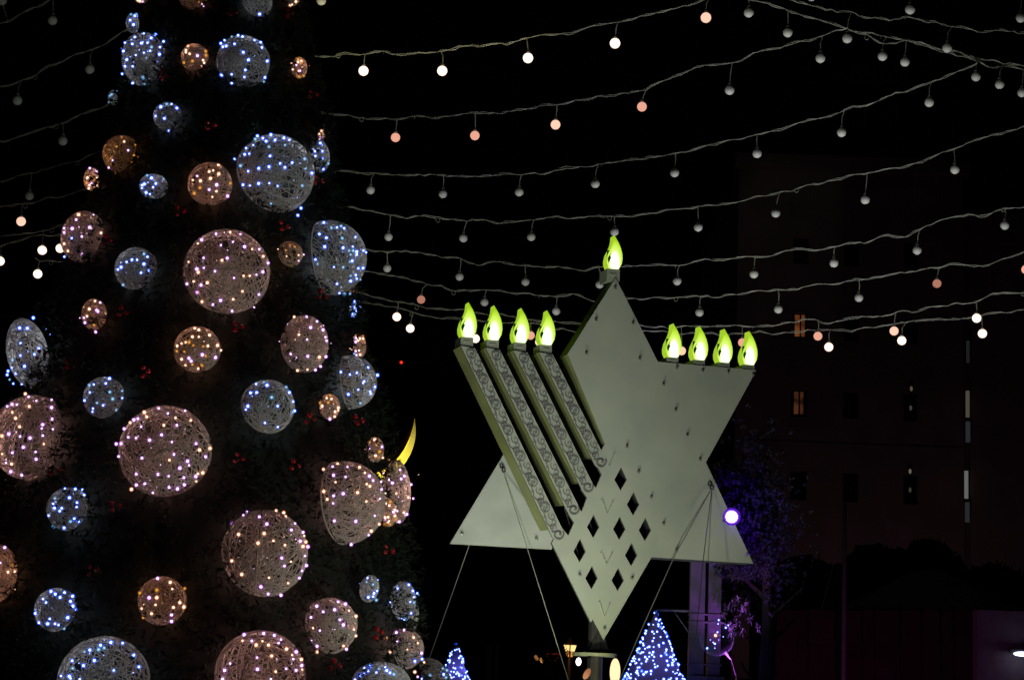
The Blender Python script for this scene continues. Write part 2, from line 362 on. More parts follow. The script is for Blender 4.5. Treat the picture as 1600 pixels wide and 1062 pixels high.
holes = [[S(x-9.5, y+1), S(x+1, y-18.5), S(x+9.7, y+1), S(x, y+18)] for x, y in DI]
fp = plate('front_panel', [S(*p) for p in fr], [], -.36, 0, [M['panel'], M['olive']], men)
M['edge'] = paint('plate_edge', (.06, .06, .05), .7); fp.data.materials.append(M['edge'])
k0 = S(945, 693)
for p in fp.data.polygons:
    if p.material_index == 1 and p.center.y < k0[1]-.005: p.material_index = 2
plate('lattice_panel', [S(*p) for p in la], holes, -.05, 0, [M['panel'], M['edge']], men)
D = .44
back = [S(703, 849, -D), S(787, 709, -D), S(800, 690, -D), S(868, 840, -D), S(862, 858, -D)]
plate('back_sheet', back, [], -D-.04, -D, [M['plate'], M['olive']], men)
mb = MB()
for i in range(3):      # dark struts crossing behind the lattice
    a = S(890+i*38, 790+i*20); c = S(930+i*30, 930-i*20); mb.tube([(*a, -.2), (*c, -.2)], .012, 4)
mb.build('rear_strut', M['dark'], men)
# the four open branches on the left, deep boxes with scrolled fronts
BR = [((731, 541), (876, 843)), ((770, 544), (900, 804)), ((813, 548), (922, 769)), ((853, 551), (942, 730))]
HW = .083
def scroll_mesh():
    W = HW*2*.92; mb = MB()
    def arc(cs, ct, r, a0, a1, n=10, th=.0085):
        return [((cs+r*math.cos(a0+(a1-a0)*i/n))*W, (ct+r*math.sin(a0+(a1-a0)*i/n))*W) for i in range(n+1)]
    def ribbon(pts, th):
        # flat bar standing proud of the strip
        n = len(pts)
        for side in (0,):
            v = []
            for i, (s_, t) in enumerate(pts):
                a = pts[max(0, i-1)]; b_ = pts[min(n-1, i+1)]; dx, dy = b_[0]-a[0], b_[1]-a[1]; L = math.hypot(dx, dy) or 1
                nx, ny = -dy/L*th*.72, dx/L*th*.72
                v += [(t+ny, -(s_+nx), 0), (t+ny, -(s_+nx), .007), (t-ny, -(s_-nx), .007), (t-ny, -(s_-nx), 0)]
            f = []
            for i in range(n-1):
                o = i*4
                for k in range(3): f.append((o+k, o+k+1, o+4+k+1, o+4+k))
            mb.add(v, f)
    pi = math.pi
    ribbon(arc(0, 0, .36, 0, 2*pi, 16), .0085)
    ribbon(arc(-.05, .02, .20, -pi*.2, pi*1.2, 8), .006)
    ribbon(arc(.12, -.04, .15, pi*.6, pi*1.9, 8), .006)
    ribbon([( .30*W, -.30*W)]+arc(1.0, -.02, .42, pi*1.25, pi*2.2, 10)+arc(1.22, .12, .16, 0, pi*1.3, 7), .0085)
    ribbon(arc(.75, .16, .26, -pi*.9, pi*.45, 8)+arc(.78, .24, .11, pi*.4, pi*1.6, 5), .007)
    ribbon(arc(1.5, -.12, .24, pi*.2, pi*1.5, 8)+arc(1.48, -.2, .1, pi*1.5, pi*2.6, 5), .0075)
    ribbon([(1.62*W, -.3*W), (1.75*W, -.34*W), (1.8*W, -.15*W)], .013)
    ribbon([(.55*W, -.38*W), (.66*W, -.44*W)], .012)
    return mb.mesh('scroll', M['scroll'])
def curl_mesh():
    W = HW*2; mb = MB(); pts = []
    for i in range(26):
        a = -math.pi*.5+i/25*math.pi*2.3; r = .44-.30*(i/25)
        pts.append((r*math.cos(a)*W+.0, r*math.sin(a)*W))
    mb.tube([(-t, -s_, .006) for s_, t in pts], [.012]*20+[.016]*6, 5); return mb.mesh('curl', M['scroll'])
SM = scroll_mesh(); CM = curl_mesh()
for a, c in BR:
    A = Vector(S(*a)); C = Vector(S(*c)); L = (C-A).length; d = (C-A)/L; n = Vector((-d.y, d.x))
    br = empty('branch'); br.parent = men
    if n.x < 0: n = -n
    # outline of the bar, top cut level, lower end rounded
    poly = [A-n*HW*1.02, A+n*HW*1.02]
    ce = C-d*HW
    for i in range(9):
        q = math.pi*i/8; poly.append(ce+n*HW*math.cos(q)+d*HW*math.sin(q)*1.0)
    top = A+Vector((0, .0)); poly[0] = Vector((A.x-HW*1.12, A.y+.0)); poly[1] = Vector((A.x+HW*1.12, A.y-.015))
    plate('front_strip', [tuple(p) for p in poly], [], -.02, .003, [M['panel'], M['edge']], br)
    ce2 = C-d*.19; deep = [poly[0], poly[1], ce2+n*HW*.94+d*.07, ce2-n*HW*.94-d*(.0)]
    plate('bar', [tuple(p) for p in deep], [], -.37, -.0205, [M['panel'], M['olive']], br)
    k = int(round((L-.15)/(HW*2*.92*2.45))); step = (L-.20)/k
    ang = math.atan2(d.x, -d.y)
    for i in range(k):
        p = A+d*(.10+step*i)
        so = link('scroll', SM, None, br); so.location = (p.x, p.y, .0035); so.rotation_euler = (0, 0, ang); so.scale = (1.05, step/(HW*2*.92*1.95), 1)
    so = link('curl', CM, None, br); p = C-d*HW*.9; so.location = (p.x, p.y, .0035); so.rotation_euler = (0, 0, ang)
# top rail joining the branch heads
# cups and flames
M['flame'], nt, out = nodes('flame_face')
e = nt.nodes.new('ShaderNodeEmission'); tc = nt.nodes.new('ShaderNodeTexCoord'); mp = nt.nodes.new('ShaderNodeMapping'); gr = nt.nodes.new('ShaderNodeTexGradient'); gr.gradient_type = 'SPHERICAL'
mp.inputs['Location'].default_value = (-.10, -.24, 0); mp.inputs['Scale'].default_value = (7.6, 3.2, 1)
nt.links.new(tc.outputs['Object'], mp.inputs['Vector']); nt.links.new(mp.outputs[0], gr.inputs[0])
rp = nt.nodes.new('ShaderNodeValToRGB'); el = rp.color_ramp.elements
el[0].position = 0; el[0].color = (.30, .55, .01, 1); el[1].position = .66; el[1].color = (1.4, 1.5, 1.2, 1)
x = el.new(.2); x.color = (.50, .76, .05, 1); x = el.new(.42); x.color = (.66, .90, .16, 1)
nt.links.new(gr.outputs['Fac'], rp.inputs['Fac']); nt.links.new(rp.outputs['Color'], e.inputs['Color']); e.inputs['Strength'].default_value = 1.15
nt.links.new(e.outputs[0], out.inputs['Surface'])
M['flame_rim'] = emit('flame_rim', (.40, .66, .03), .9)
M['flame_tip'] = emit('flame_rim_tip', (.01, .10, .015), .25); M['slit'] = emit('slit_shade', (.005, .06, .01), .5)
FL = [(-8.5, 0), (-12, -7), (-12.5, -14), (-10.5, -23), (-6.5, -31), (-3.2, -38), (-1.3, -45), (-.4, -55), (2.5, -51), (7.5, -44), (12, -35), (14.8, -26), (15.6, -18), (14.2, -9), (9, 0)]
px_m = 1/124.4
FO = [(x*px_m*.95, -y*px_m) for x, y in FL]
SLIT = [(-3.8, -29.5), (-6.8, -22.5), (-10, -17.5), (-10.3, -14), (-8.2, -8), (-6, -14), (-4.2, -19), (-6.2, -20)]
def flame(bx, by, sc_=1.0, w=-.04):
    u, v = S(bx, by, w); fd = .14
    fe = plate('flame', [(x*sc_, y*sc_) for x, y in FO], [[(x*px_m, -y*px_m) for x, y in SLIT]], -.005, .005, [M['flame'], M['flame_rim']], men); fe.location = (u, v, w)
    bo = plate('flame_back', [(x*sc_, y*sc_) for x, y in FO], [], -.005, .005, [M['flame_rim']], fe); bo.location = (0, 0, -fd)
    mb = MB(); n = len(FO); pts = [(x*sc_, y*sc_) for x, y in FO]
    for i in range(n-1):
        (x0, y0), (x1, y1) = pts[i], pts[i+1]
        tipish = 0
        mb.add([(x0, y0, -.006), (x1, y1, -.006), (x1, y1, -fd+.006), (x0, y0, -fd+.006)], [(0, 1, 2, 3)], tipish)
    mb.build('flame_wall', [M['flame_rim'], M['flame_tip']], fe)
    mb = MB(); mb.box((-.055, .14, -.014), (.035, .10, .002)); mb.build('slit_shade_plate', M['slit'], fe)  # dark plate stands in for the shade inside the hollow flame
    return fe
def cup(bx, by, h, w0=-.30, w1=-.02, wd=20):
    u, v = S(bx, by, w1); mb = MB(); H = h*px_m; hw = wd/2*px_m
    mb.box((u, v-H/2, (w0+w1)/2), (hw, H/2, (w1-w0)/2), m=0); mb.box((u, v-H*.45, w1+.004), (hw*.55, H*.08, .004))
    mb.build('candle_cup', M['cup'], men)
for (x, y, h) in ((958.5, 420, 20), (730, 526.5, 15), (770, 531, 14), (812.5, 535, 14), (853, 538.5, 14), (1051, 558, 9), (1092.5, 562, 10), (1131, 566, 9), (1170, 569.5, 10)):
    flame(x, y); cup(x, y+.5, h, wd=22 if h == 20 else 20)
# bolts
BO = [(960, 450), (930, 500), (987.5, 505), (915, 552), (998, 560), (1056, 574), (1096, 579), (1136, 581), (1175, 585), (1035, 600), (1054, 640), (1072, 679), (1092, 717),
      (978, 697), (996, 736), (1016, 776), (1035, 817), (1055, 858), (904, 897), (986, 902), (1164, 866), (943, 981)]
mb = MB(); mb.lathe([(.0, .0), (.008, .0), (.008, .030), (.0, .030)], n=8); mb.lathe([(0, .03), (.019, .03), (.021, .038), (.017, .046), (0, .05)], n=10)
BM = mb.mesh('bolt', M['bolt'])
for x, y in BO:
    u, v = S(x, y+1.5); o = link('bolt', BM, None, men); o.location = (u, v, .0); 
for x, y in ((721, 834), (837, 842)):
    u, v = S(x, y, -D); o = link('bolt', BM, None, men); o.location = (u, v, -D)
# V wires in place of the bolts' thin shadow lines
for (p0, p1, p2) in (((939, 781), (948, 802), (957, 783)), ((938, 863), (947, 881), (956, 863)), ((935, 940), (944, 963), (952, 942)), ((959, 708), (952, 727), (951, 727))):
    q = [S(*p) for p in (p0, p1, p2)]; mb = MB()
    mb.tube([(*q[0], .0), (*q[0], .03), (*q[1], .012), (*q[2], .03), (*q[2], .0)], .0045, 4); mb.build('shadow_wire', M['cup'], men)
# edge seams on the panel (sheet joints)
# shackles and guy wires
def guy(pts, r=.006, mat='steel'):
    mb = MB(); mb.tube(pts, r, 5); return mb.build('guy_wire', M[mat], men)
def SW(px, py, w): u, v = S(px, py, w); return Vector((u, v, w))
for (x, y, w) in ((787, 734, -D+.03), (1112, 762, .03)):
    mb = MB(); c = SW(x, y, w); pts = [c+Vector((.022*math.cos(q), .028*math.sin(q), 0)) for q in [i*math.pi/6 for i in range(13)]]
    mb.tube(pts, .007, 5); mb.tube([p+Vector((-.03, .05, 0)) for p in pts], .007, 5); mb.tube([c+Vector((-.02, .06, -.05)), c+Vector((0, .03, .01))], .008, 5)
    mb.build('shackle', M['dark'], men)
def gpt(px, py, Y):
    return men.matrix_world.inverted() @ P(px, py, Y)
MS_inv = MS.inverted()
def gpt(px, py, Y): return MS_inv @ P(px, py, Y)
guy([SW(787, 738, -D+.03), gpt(872, 1010, 24.0), gpt(900, 1100, 23.4)], .0055, 'cup')
guy([SW(780, 720, -D-.05), gpt(733, 852, 25.9), gpt(670, 1030, 27.2), gpt(640, 1110, 27.8)], .007)
guy([SW(1112, 766, .03), gpt(1098, 880, 25.0), gpt(1088, 990, 24.8)], .0055, 'dark')
guy([SW(1109, 768, .03), gpt(1054, 868, 24.7), gpt(1000, 988, 24.1), gpt(968, 1062, 23.6)], .0065)
# stand under the star
sb = SW(943, 1000, 0); mb = MB()
mb.tube([(sb.x-.02, sb.y+.35, -.25), (sb.x-.02, 0, -.25)], .095, 12); mb.box((sb.x-.02, .03, -.25), (.45, .03, .45)); mb.build('stand_column', M['pole'], men, False)
mb = MB()
for s_ in (-1, 1): mb.add([(sb.x+s_*.02, sb.y+.15, -.15), (sb.x+s_*.15, S(943, 1021)[1], -.15), (sb.x+s_*.02, S(943, 1021)[1], -.15), (sb.x+s_*.02, sb.y+.15, -.35), (sb.x+s_*.15, S(943, 1021)[1], -.35), (sb.x+s_*.02, S(943, 1021)[1], -.35)], [(0, 1, 2), (3, 5, 4), (0, 3, 4, 1), (1, 4, 5, 2), (2, 5, 3, 0)])
mb.build('gusset', M['dark'], men)
zt = S(939, 1022)[1]; mb = MB(); n = 28
v = [];
for z, r_ in ((zt-.02, .0), (zt-.02, .28), (zt+.02, .28), (zt+.02, 0)):
    for k in range(n): v.append((sb.x-.03+r_*math.cos(2*math.pi*k/n), z, -.25+r_*math.sin(2*math.pi*k/n)))
mb.add(v, [(i*n+k, i*n+(k+1) % n, (i+1)*n+(k+1) % n, (i+1)*n+k) for i in range(3) for k in range(n)]); mb.build('round_shelf', M['cup'], men)

# lamps and small lit things about the stand
e = tag(empty('egg_lantern', P(961, 1049, 24.6)), 'bright cream egg-shaped lantern glowing right of the menorah stand', 'lantern')
mb = MB(); mb.sphere((0, 0, 0), .075, 14, 10, sc_=(.85, .85, 2.2)); mb.build('shade', emit('cream_shade', (1, .66, .36), 1.5), e, True)
mb = MB(); mb.tube([(0, 0, .14), (0, 0, .2)], .012, 6); mb.build('hanger', M['dark'], e)
e = tag(empty('oval_lamp', P(904, 1033, 24.7)), 'small white oval lamp hanging from the round shelf rim', 'lamp')
mb = MB(); mb.sphere((0, 0, 0), .032, 10, 8, sc_=(1, 1, 1.5)); mb.build('bulb', emit('white_oval', (1, .85, .9), 5), e, True)
mb = MB(); mb.tube([(0, 0, .04), (0, 0, .08)], .006, 5); mb.build('hanger', M['dark'], e)
e = tag(empty('leaf_lantern', P(917, 1052, 24.8)), 'dull orange leaf-shaped lantern below the white oval lamp', 'lantern')
mb = MB(); mb.sphere((0, 0, 0), .05, 12, 8, sc_=(.75, .5, 1.5)); o = mb.build('shade', lit('orange_leaf', (.35, .08, .03), (1, .45, .2), .6), e, True); o.rotation_euler = (0, R(28), 0)
mb = MB(); mb.tube([(.03, 0, .06), (.05, 0, .12)], .004, 5); mb.build('hanger', M['dark'], e)
# glass drops on the shelf rim
for i, (x, y) in enumerate(((908, 1027), (918, 1027), (927, 1027), (948, 1028), (964, 1036), (972, 1026))):
    o = MB(); o.sphere((0, 0, 0), .014, 8, 6, sc_=(1, 1, 2)); q = o.build('glass_drop', clear('drop_glass') if i == 0 else bpy.data.materials['drop_glass'], men)
    uv = SW(x, y, .02-.25+.1); q.location = uv; q.rotation_euler = (R(-90), 0, 0)
# street lantern with a bare tree in front
LY = 40
le = tag(empty('street_lantern', (P(889, 1060, LY).x, LY, 0)), 'old street lantern with two bright yellow panes left of the menorah stand', 'street lamp')
lz = P(889, 1012, LY).z
mb = MB(); mb.tube([(0, 0, 0), (0, 0, lz-.18)], .05, 8); mb.build('post', M['dark'], le)
for s_ in (-1, 1):
    mb = MB(); a, c_ = .12, .06; x0 = s_*.012; x1 = s_*a*1.05; x2 = s_*.09
    mb.add([(x0, -.06, lz-.06), (x2, -.06, lz-.06), (x1, -.08, lz+.06), (x0, -.08, lz+.06)], [(0, 1, 2, 3)]); mb.add([(x0, -.065, lz-.17), (x2*.6, -.055, lz-.17), (x2*.95, -.065, lz-.07), (x0+s_*.01, -.065, lz-.07)], [(0, 1, 2, 3)], 1)
    mb.build('pane', [emit('yellow_pane', (1, .62, .22), 1.5), emit('orange_pane', (1, .38, .08), .8)], le)
mb = MB(); mb.lathe([(.13, .07), (.12, .09), (.05, .16), (.0, .22)], (0, 0, lz), 6); mb.build('roof', M['dark'], le); mb = MB(); mb.lathe([(.04, -.22), (.06, -.18), (.05, -.175)], (0, 0, lz), 6); mb.build('collar', M['dark'], le)
def bare_tree(loc, h, label, seed, mat='bark', spread=.5):
    rnd = random.Random(seed); e = tag(empty('bare_tree', loc), label, 'tree'); tr = MB(); br = MB()
    tr.tube([(0, 0, 0), (.03, 0, h*.25), (-.02, 0, h*.5)], [.09, .07, .05], 7)
    def grow(p, d, L, r, k):
        q = p+d*L; br.tube([p, (p+q)/2+Vector((rnd.uniform(-.03, .03), 0, rnd.uniform(-.02, .03))), q], [r, r*.85, r*.65], 4)
        if k == 0: return
        for _ in range(3):
            nd = (d+Vector((rnd.uniform(-spread, spread), rnd.uniform(-spread, spread), rnd.uniform(-.05, .35)))).normalized(); grow(q, nd, L*rnd.uniform(.55, .8), r*.6, k-1)
    for k in range(4): grow(Vector((-.02, 0, h*.45)), Vector((rnd.uniform(-.7, .7), rnd.uniform(-.5, .5), 1)).normalized(), h*.17, .035, 4)
    tr.build('trunk', M[mat], e); br.build('branches', M[mat], e); return e
bt = P(892, 1060, 37); bare_tree((bt.x, 37, 0), P(890, 985, 37).z, 'bare twiggy tree standing before the yellow street lantern', 3)
ld = bpy.data.lights.new('lantern_glow', 'POINT'); ld.energy = 10; ld.color = (1, .4, .1); ld.shadow_soft_size = .08
lo = bpy.data.objects.new('lantern_glow', ld); COL.objects.link(lo); lo.location = (bt.x-.05, 39.2, lz); 
# red neon frame and two orange glints
e = tag(empty('neon_frame', P(864, 1025, 42)), 'dim red glowing bracket shape left of the street lantern', 'neon sign'); mb = MB()
w_ = .14; mb.tube([(-w_, 0, .05), (w_, 0, .06)], .010, 5); mb.build('tube', emit('red_tube', (1, .09, .03), .5), e)
mb = MB(); mb.tube([(w_, 0, .05), (.10, 0, -.03), (.03, 0, -.09), (-.04, 0, -.09), (-.1, 0, -.04), (-w_, 0, .04)], .008, 5); mb.build('curved_tube', emit('red_tube_dim', (1, .12, .08), .14), e)
for i, (x, y, dx, s_, lb) in enumerate(((838, 1027, .02, .25, 'broad dull orange glint far left of the street lantern'), (846, 1031, .03, .9, 'narrow bright orange glint near the red neon bracket'))):
    e = tag(empty('far_lamp', P(x, y, 45)), lb, 'lamp', 'orange far lamps'); mb = MB(); mb.sphere((0, 0, 0), .05, 10, 8, sc_=(.6 if i else .9, .5, 1.3)); o = mb.build('lens', emit('far_orange%d' % i, (1, .42, .12), s_), e, True); o.rotation_euler = (0, R(-30), 0)
    mb = MB(); mb.tube([(0, .05, -.05), (0, .05, -P(x, y, 45).z)], .02, 5); mb.build('post', M['dark'], e)
e = tag(empty('beacon_lamp', P(627, 566, 60)), 'tiny red beacon shining alone in the black sky', 'beacon'); mb = MB(); mb.sphere((0, 0, 0), .045); mb.build('lens', emit('beacon_red', (1, .02, .01), 2), e)
mb = MB(); mb.tube([(0, .05, 0), (0, .05, -P(627, 566, 60).z)], .03, 6); mb.build('mast', M['dark'], e)

# ------------------------------------------------------------------ cone trees of blue LEDs
def led_mesh(mb1, p, r, m):
    mb1.sphere(p, r*.52, 6, 4, m*2); mb1.sphere(p, r, 7, 5, m*2+1)
M['net'] = translucent('violet_net', (.16, .13, .22), .5)
def cone_tree(px, ptop, Y, hwpx, n, label, lean=0):
    t = P(px, ptop, Y); e = tag(empty('lit_cone_tree', (t.x, Y, 0)), label, 'light tree', 'cone trees of blue lights')
    H = t.z; rb = hwpx/F*Y*H/((1062-ptop)/F*Y)
    mb = MB(); prof = [(rb*(1-i/12), H*i/12) for i in range(13)]; mb.lathe(prof, n=28); mb.build('net_cone', M['net'], e, True)
    mb = MB(); k = 0; N = int(n*H/((1062-ptop)/F*Y)*1.9)
    while k < N:
        h = H*(1-math.sqrt(random.random())); 
        if h < .8: k += 1; continue
        a = random.uniform(0, 2*math.pi); r0 = rb*(1-h/H)+.012
        led_mesh(mb, (r0*math.cos(a), r0*math.sin(a), h), random.uniform(.012, .025), 0); k += 1
    for h in (H-.02, H-.09): led_mesh(mb, (.0, -.02, h), .013, 0)
    o = mb.build('led_lights', [M['led_b'], M['cap_b']], e); o['kind'] = 'stuff'
    mb = MB(); mb.tube([(0, 0, 0), (0, 0, H)], .03, 6); mb.build('mast', M['dark'], e)
    return e
cone_tree(1025, 953, 26.2, 47, 470, 'tall cone tree of blue lights right of the menorah stand')
cone_tree(713, 1003, 29, 23, 230, 'small cone tree of blue lights beside the big decorated tree')
for px, py, Y, en in ((1022, 1040, 26.2, 7), (713, 1050, 29, 4)):
    ld = bpy.data.lights.new('cone_glow', 'POINT'); ld.energy = en; ld.color = (.25, .25, 1); ld.shadow_soft_size = .05
    lo = bpy.data.objects.new('cone_glow', ld); COL.objects.link(lo); lo.location = P(px, py, Y)+Vector((.05, 0, 0))

# ------------------------------------------------------------------ violet lamp, shrub, balloon
vl = tag(empty('violet_spotlight', P(1143, 807, 25.05)), 'dazzling violet-white spotlight clamped to the menorah edge', 'spotlight')
mb = MB(); mb.sphere((0, -.01, 0), .070, 18, 12, sc_=(1, .35, 1)); mb.build('lens', emit('violet_lens', (.85, .75, 1), 12), vl, True)
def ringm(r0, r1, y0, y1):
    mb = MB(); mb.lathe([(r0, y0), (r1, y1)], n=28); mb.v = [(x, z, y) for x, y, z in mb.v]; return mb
ringm(.060, .088, .0, -.004).build('fringe_ring', emit('violet_fringe', (.36, .12, 1), 1.6), vl)  # glowing ring stands in for the violet fringe round the lens
ringm(.088, .112, -.006, -.03).build('bloom_ring', emit('violet_bloom', (.13, .02, .85), .55), vl)  # added ring, its glow replaces the lamp's wider bloom
mb = MB(); n = 20
mb.lathe([(.082, 0), (.088, .02), (.085, .12), (.05, .17), (0, .18)], n=n); mb.v = [(x, z, y) for x, y, z in mb.v]; mb.build('housing', M['dark'], vl)
mb = MB(); mb.tube([(0, .15, 0), (-.03, .25, -.02), (-.06, .42, -.02)], .015, 6); mb.build('clamp', M['dark'], vl)
ld = bpy.data.lights.new('halo_lamp', 'POINT'); ld.energy = 48; ld.color = (.16, .03, 1); ld.shadow_soft_size = .05  # added light behind the spotlight, tints the leaves as its halo
lo = bpy.data.objects.new('halo_lamp', ld); COL.objects.link(lo); lo.parent = vl; lo.location = (.13, .48, .02)
def violet_fill(px, Y, z, energy, color, aim, size, label):  # added violet fills; their housings and stands are made up
    p = P(px, 1060, Y); e = tag(empty('violet_fill_light', (p.x, Y, 0)), label, 'floodlight')
    mb = MB(); mb.box((0, 0, z-.12), (.12, .08, .09)); mb.build('housing', M['dark'], e)
    mb = MB(); mb.tube([(0, 0, 0), (0, 0, z-.2)], .02, 6, True); mb.box((0, 0, .01), (.15, .15, .01)); mb.build('stand', M['dark'], e)
    ld = bpy.data.lights.new('violet_wash', 'SPOT'); ld.energy = energy; ld.color = color; ld.shadow_soft_size = .05; ld.spot_size = R(size); ld.spot_blend = .7
    lo = bpy.data.objects.new('violet_wash', ld); COL.objects.link(lo); lo.parent = e; lo.location = (0, 0, z)
    lo.rotation_euler = (Vector(aim)-Vector((p.x, Y, z))).to_track_quat('-Z', 'Y').to_euler(); return e
violet_fill(1168, 25.5, 1.6, 330, (.50, .10, 1), P(1148, 955, 26.3), 50, 'added violet floodlight on a short stand at the foot of the twin column')
violet_fill(1085, 25.2, 1.2, 26, (.30, .16, 1), P(1098, 930, 26.6), 60, 'added blue-violet floodlight on a short stand left of the twin column')
violet_fill(1580, 33.5, .8, 11, (.62, .16, .75), P(1570, 1000, 37), 110, 'added violet floodlight standing before the kiosk wall')
flood(1380, 54.5, 120, (1, .62, .72), P(1330, 560, 62), 62, .2, 'added weak warm floodlight on the ground before the stone building')  # added fill that lifts the dark facade, no such lamp known
violet_fill(1330, 35, .9, 26, (.75, .10, .50), P(1370, 1000, 40), 130, 'added magenta floodlight standing before the long hoarding')
def strap_leaves(mb, c, n, L, w, rnd, dirv=None):
    for _ in range(n):
        d = Vector((rnd.gauss(0, 1), rnd.gauss(0, 1), rnd.gauss(.3, .8))).normalized()
        a = d.cross(Vector((0, 0, 1))); 
        if a.length < .1: continue
        a.normalize(); l = L*rnd.uniform(.6, 1.2); p0 = c+d*.02; p1 = c+d*l*.5+Vector((0, 0, .02)); p2 = c+d*l-Vector((0, 0, l*.05))
        mb.add([p0-a*w*.3, p0+a*w*.3, p1+a*w*.5, p1-a*w*.5, p2], [(0, 1, 2, 3), (3, 2, 4)])
rnd = random.Random(5)
se = tag(empty('leafy_tree', (P(1165, 1060, 27).x, 27, 0)), 'dark leafy tree with violet-lit strap leaves behind the clear balloon', 'tree')
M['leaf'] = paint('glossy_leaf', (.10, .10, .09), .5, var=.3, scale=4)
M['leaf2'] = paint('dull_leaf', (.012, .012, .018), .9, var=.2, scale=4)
mb = MB()
for (x, y, Y, n, s_) in [(1145, 948, 26.3, 26, 1), (1160, 957, 26.3, 22, 1), (1130, 962, 26.3, 20, 1), (1150, 972, 26.2, 26, 1), (1143, 986, 26.2, 22, 1), (1172, 968, 26.4, 14, .9), (1184, 982, 26.5, 12, .8), (1120, 952, 26.6, 12, .8), (1160, 988, 26.5, 12, .8), (1152, 940, 26.3, 20, .9), (1136, 954, 26.2, 22, 1), (1165, 946, 26.3, 18, .9), (1140, 978, 26.1, 20, .9)]:
    strap_leaves(mb, P(x, y, Y)-se.location, n*2, .12*s_, .013, rnd)
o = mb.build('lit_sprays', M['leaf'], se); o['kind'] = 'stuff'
mb = MB()
for _ in range(4200):  # leaf mass added round the lamp, catches violet in place of a halo
    x = rnd.gauss(1160, 34); y = rnd.gauss(828, 52); Y = rnd.uniform(26.0, 28.0)
    if x < 1116 or y > 1000: continue
    if x < 1192 and y > 905: Y += 1.5
    strap_leaves(mb, P(x, y, Y)-se.location, 8, .055, .024, rnd)
o = mb.build('halo_crown', M['leaf2'], se); o['kind'] = 'stuff'
mb = MB(); mb.tube([(.3, 0.4, 0), (.28, .4, 1.4), (.35, .5, 2.6), (.3, .5, 4)], [.13, .1, .08, .03], 8)
for k in range(7):
    a = Vector((.3, .5, 1.6+k*.35)); mb.tube([a, a+Vector((rnd.uniform(-.6, .6), rnd.uniform(-.4, .4), .5))], [.04, .01], 5)
mb.build('trunk', M['bark'], se)
M['skin'], nt, out = nodes('balloon_skin')
d_ = nt.nodes.new('ShaderNodeBsdfTranslucent'); d2_ = nt.nodes.new('ShaderNodeBsdfGlossy'); d2_.inputs['Roughness'].default_value = .12; t_ = nt.nodes.new('ShaderNodeBsdfTransparent'); m1 = nt.nodes.new('ShaderNodeMixShader'); m2 = nt.nodes.new('ShaderNodeMixShader')
lw = nt.nodes.new('ShaderNodeLayerWeight'); lw.inputs[0].default_value = .25; pw = nt.nodes.new('ShaderNodeMath'); pw.operation = 'POWER'; pw.inputs[1].default_value = 3; pm = nt.nodes.new('ShaderNodeMath'); pm.operation = 'MULTIPLY_ADD'; pm.inputs[1].default_value = .9; pm.inputs[2].default_value = .03
nt.links.new(lw.outputs['Facing'], pw.inputs[0]); nt.links.new(pw.outputs[0], pm.inputs[0]); nt.links.new(pm.outputs[0], m2.inputs[0])
nt.links.new(d_.outputs[0], m1.inputs[1]); nt.links.new(d2_.outputs[0], m1.inputs[2]); m1.inputs[0].default_value = .4
nt.links.new(t_.outputs[0], m2.inputs[1]); nt.links.new(m1.outputs[0], m2.inputs[2]); nt.links.new(m2.outputs[0], out.inputs['Surface'])
be = tag(empty('clear_balloon', P(1120, 997, 25.9)), 'clear round balloon with lights inside hanging by the twin column', 'balloon')
mb = MB(); mb.sphere((0, 0, 0), .222, 40, 24); mb.build('skin', M['skin'], be, True)
mb = MB(); c0 = P(1120, 997, 25.9)
for (x, y, r_, k) in ((1123, 968, .016, 0), (1122, 974, .013, 0), (1134, 980, .018, 0), (1138, 976, .012, 0), (1121, 987, .016, 0), (1118, 992, .028, 1), (1130, 994, .009, 0), (1110, 999, .009, 0), (1123, 999, .008, 0), (1117, 1005, .019, 0), (1105, 1012, .020, 0), (1117, 1012, .009, 0), (1114, 1003, .007, 0)):
    led_mesh(mb, P(x, y, 25.9)-c0, r_, k)
o = mb.build('led_lights', [M['led_b'], M['cap_b'], M['led_o'], M['cap_o']], be); o['kind'] = 'stuff'
mb = MB(); mb.tube([P(1133, 1018, 25.9)-c0, P(1137, 1024, 25.9)-c0, P(1142, 1029, 25.9)-c0], [.022, .014, .010], 6); mb.build('neck', M['cord'], be); mb = MB(); mb.tube([P(1142, 1029, 25.9)-c0, P(1148, 1050, 25.9)-c0, P(1156, 1085, 25.9)-c0], .004, 5); mb.build('tether', M['bark'], be)

# ------------------------------------------------------------------ golden crescent
cy = 21.0
cc = P(562, 672, cy); cr = tag(empty('golden_crescent', (cc.x, cy, 0)), 'golden crescent horn sticking up behind the decorated tree', 'crescent')
Ro = 88/F*cy; Ri = Ro*.84; pts = []
def circ(cx, cz, r, a): return Vector((cx+r*math.cos(a), 0, cz+r*math.sin(a)))
offx, offz = -.135, .085
rows_ = []
a0, a1 = R(-152), R(14)
for i in range(41):
    t = i/40; a = a0+(a1-a0)*t
    o_ = circ(0, cc.z, Ro, a); th = .215*math.sin(math.pi*t)**.8*1.0+.004
    dl = math.degrees(min(a-a0, a1-a)); th = .22*(1-math.exp(-dl/30))+.002
    i_ = circ(0, cc.z, Ro-th, a); m_ = circ(0, cc.z, Ro-th*.42, a)
    rows_.append((i_, m_+Vector((0, -.10*min(1, th/.12), 0)), o_+Vector((0, .03, 0)), m_+Vector((0, .12*min(1, th/.12), 0))))
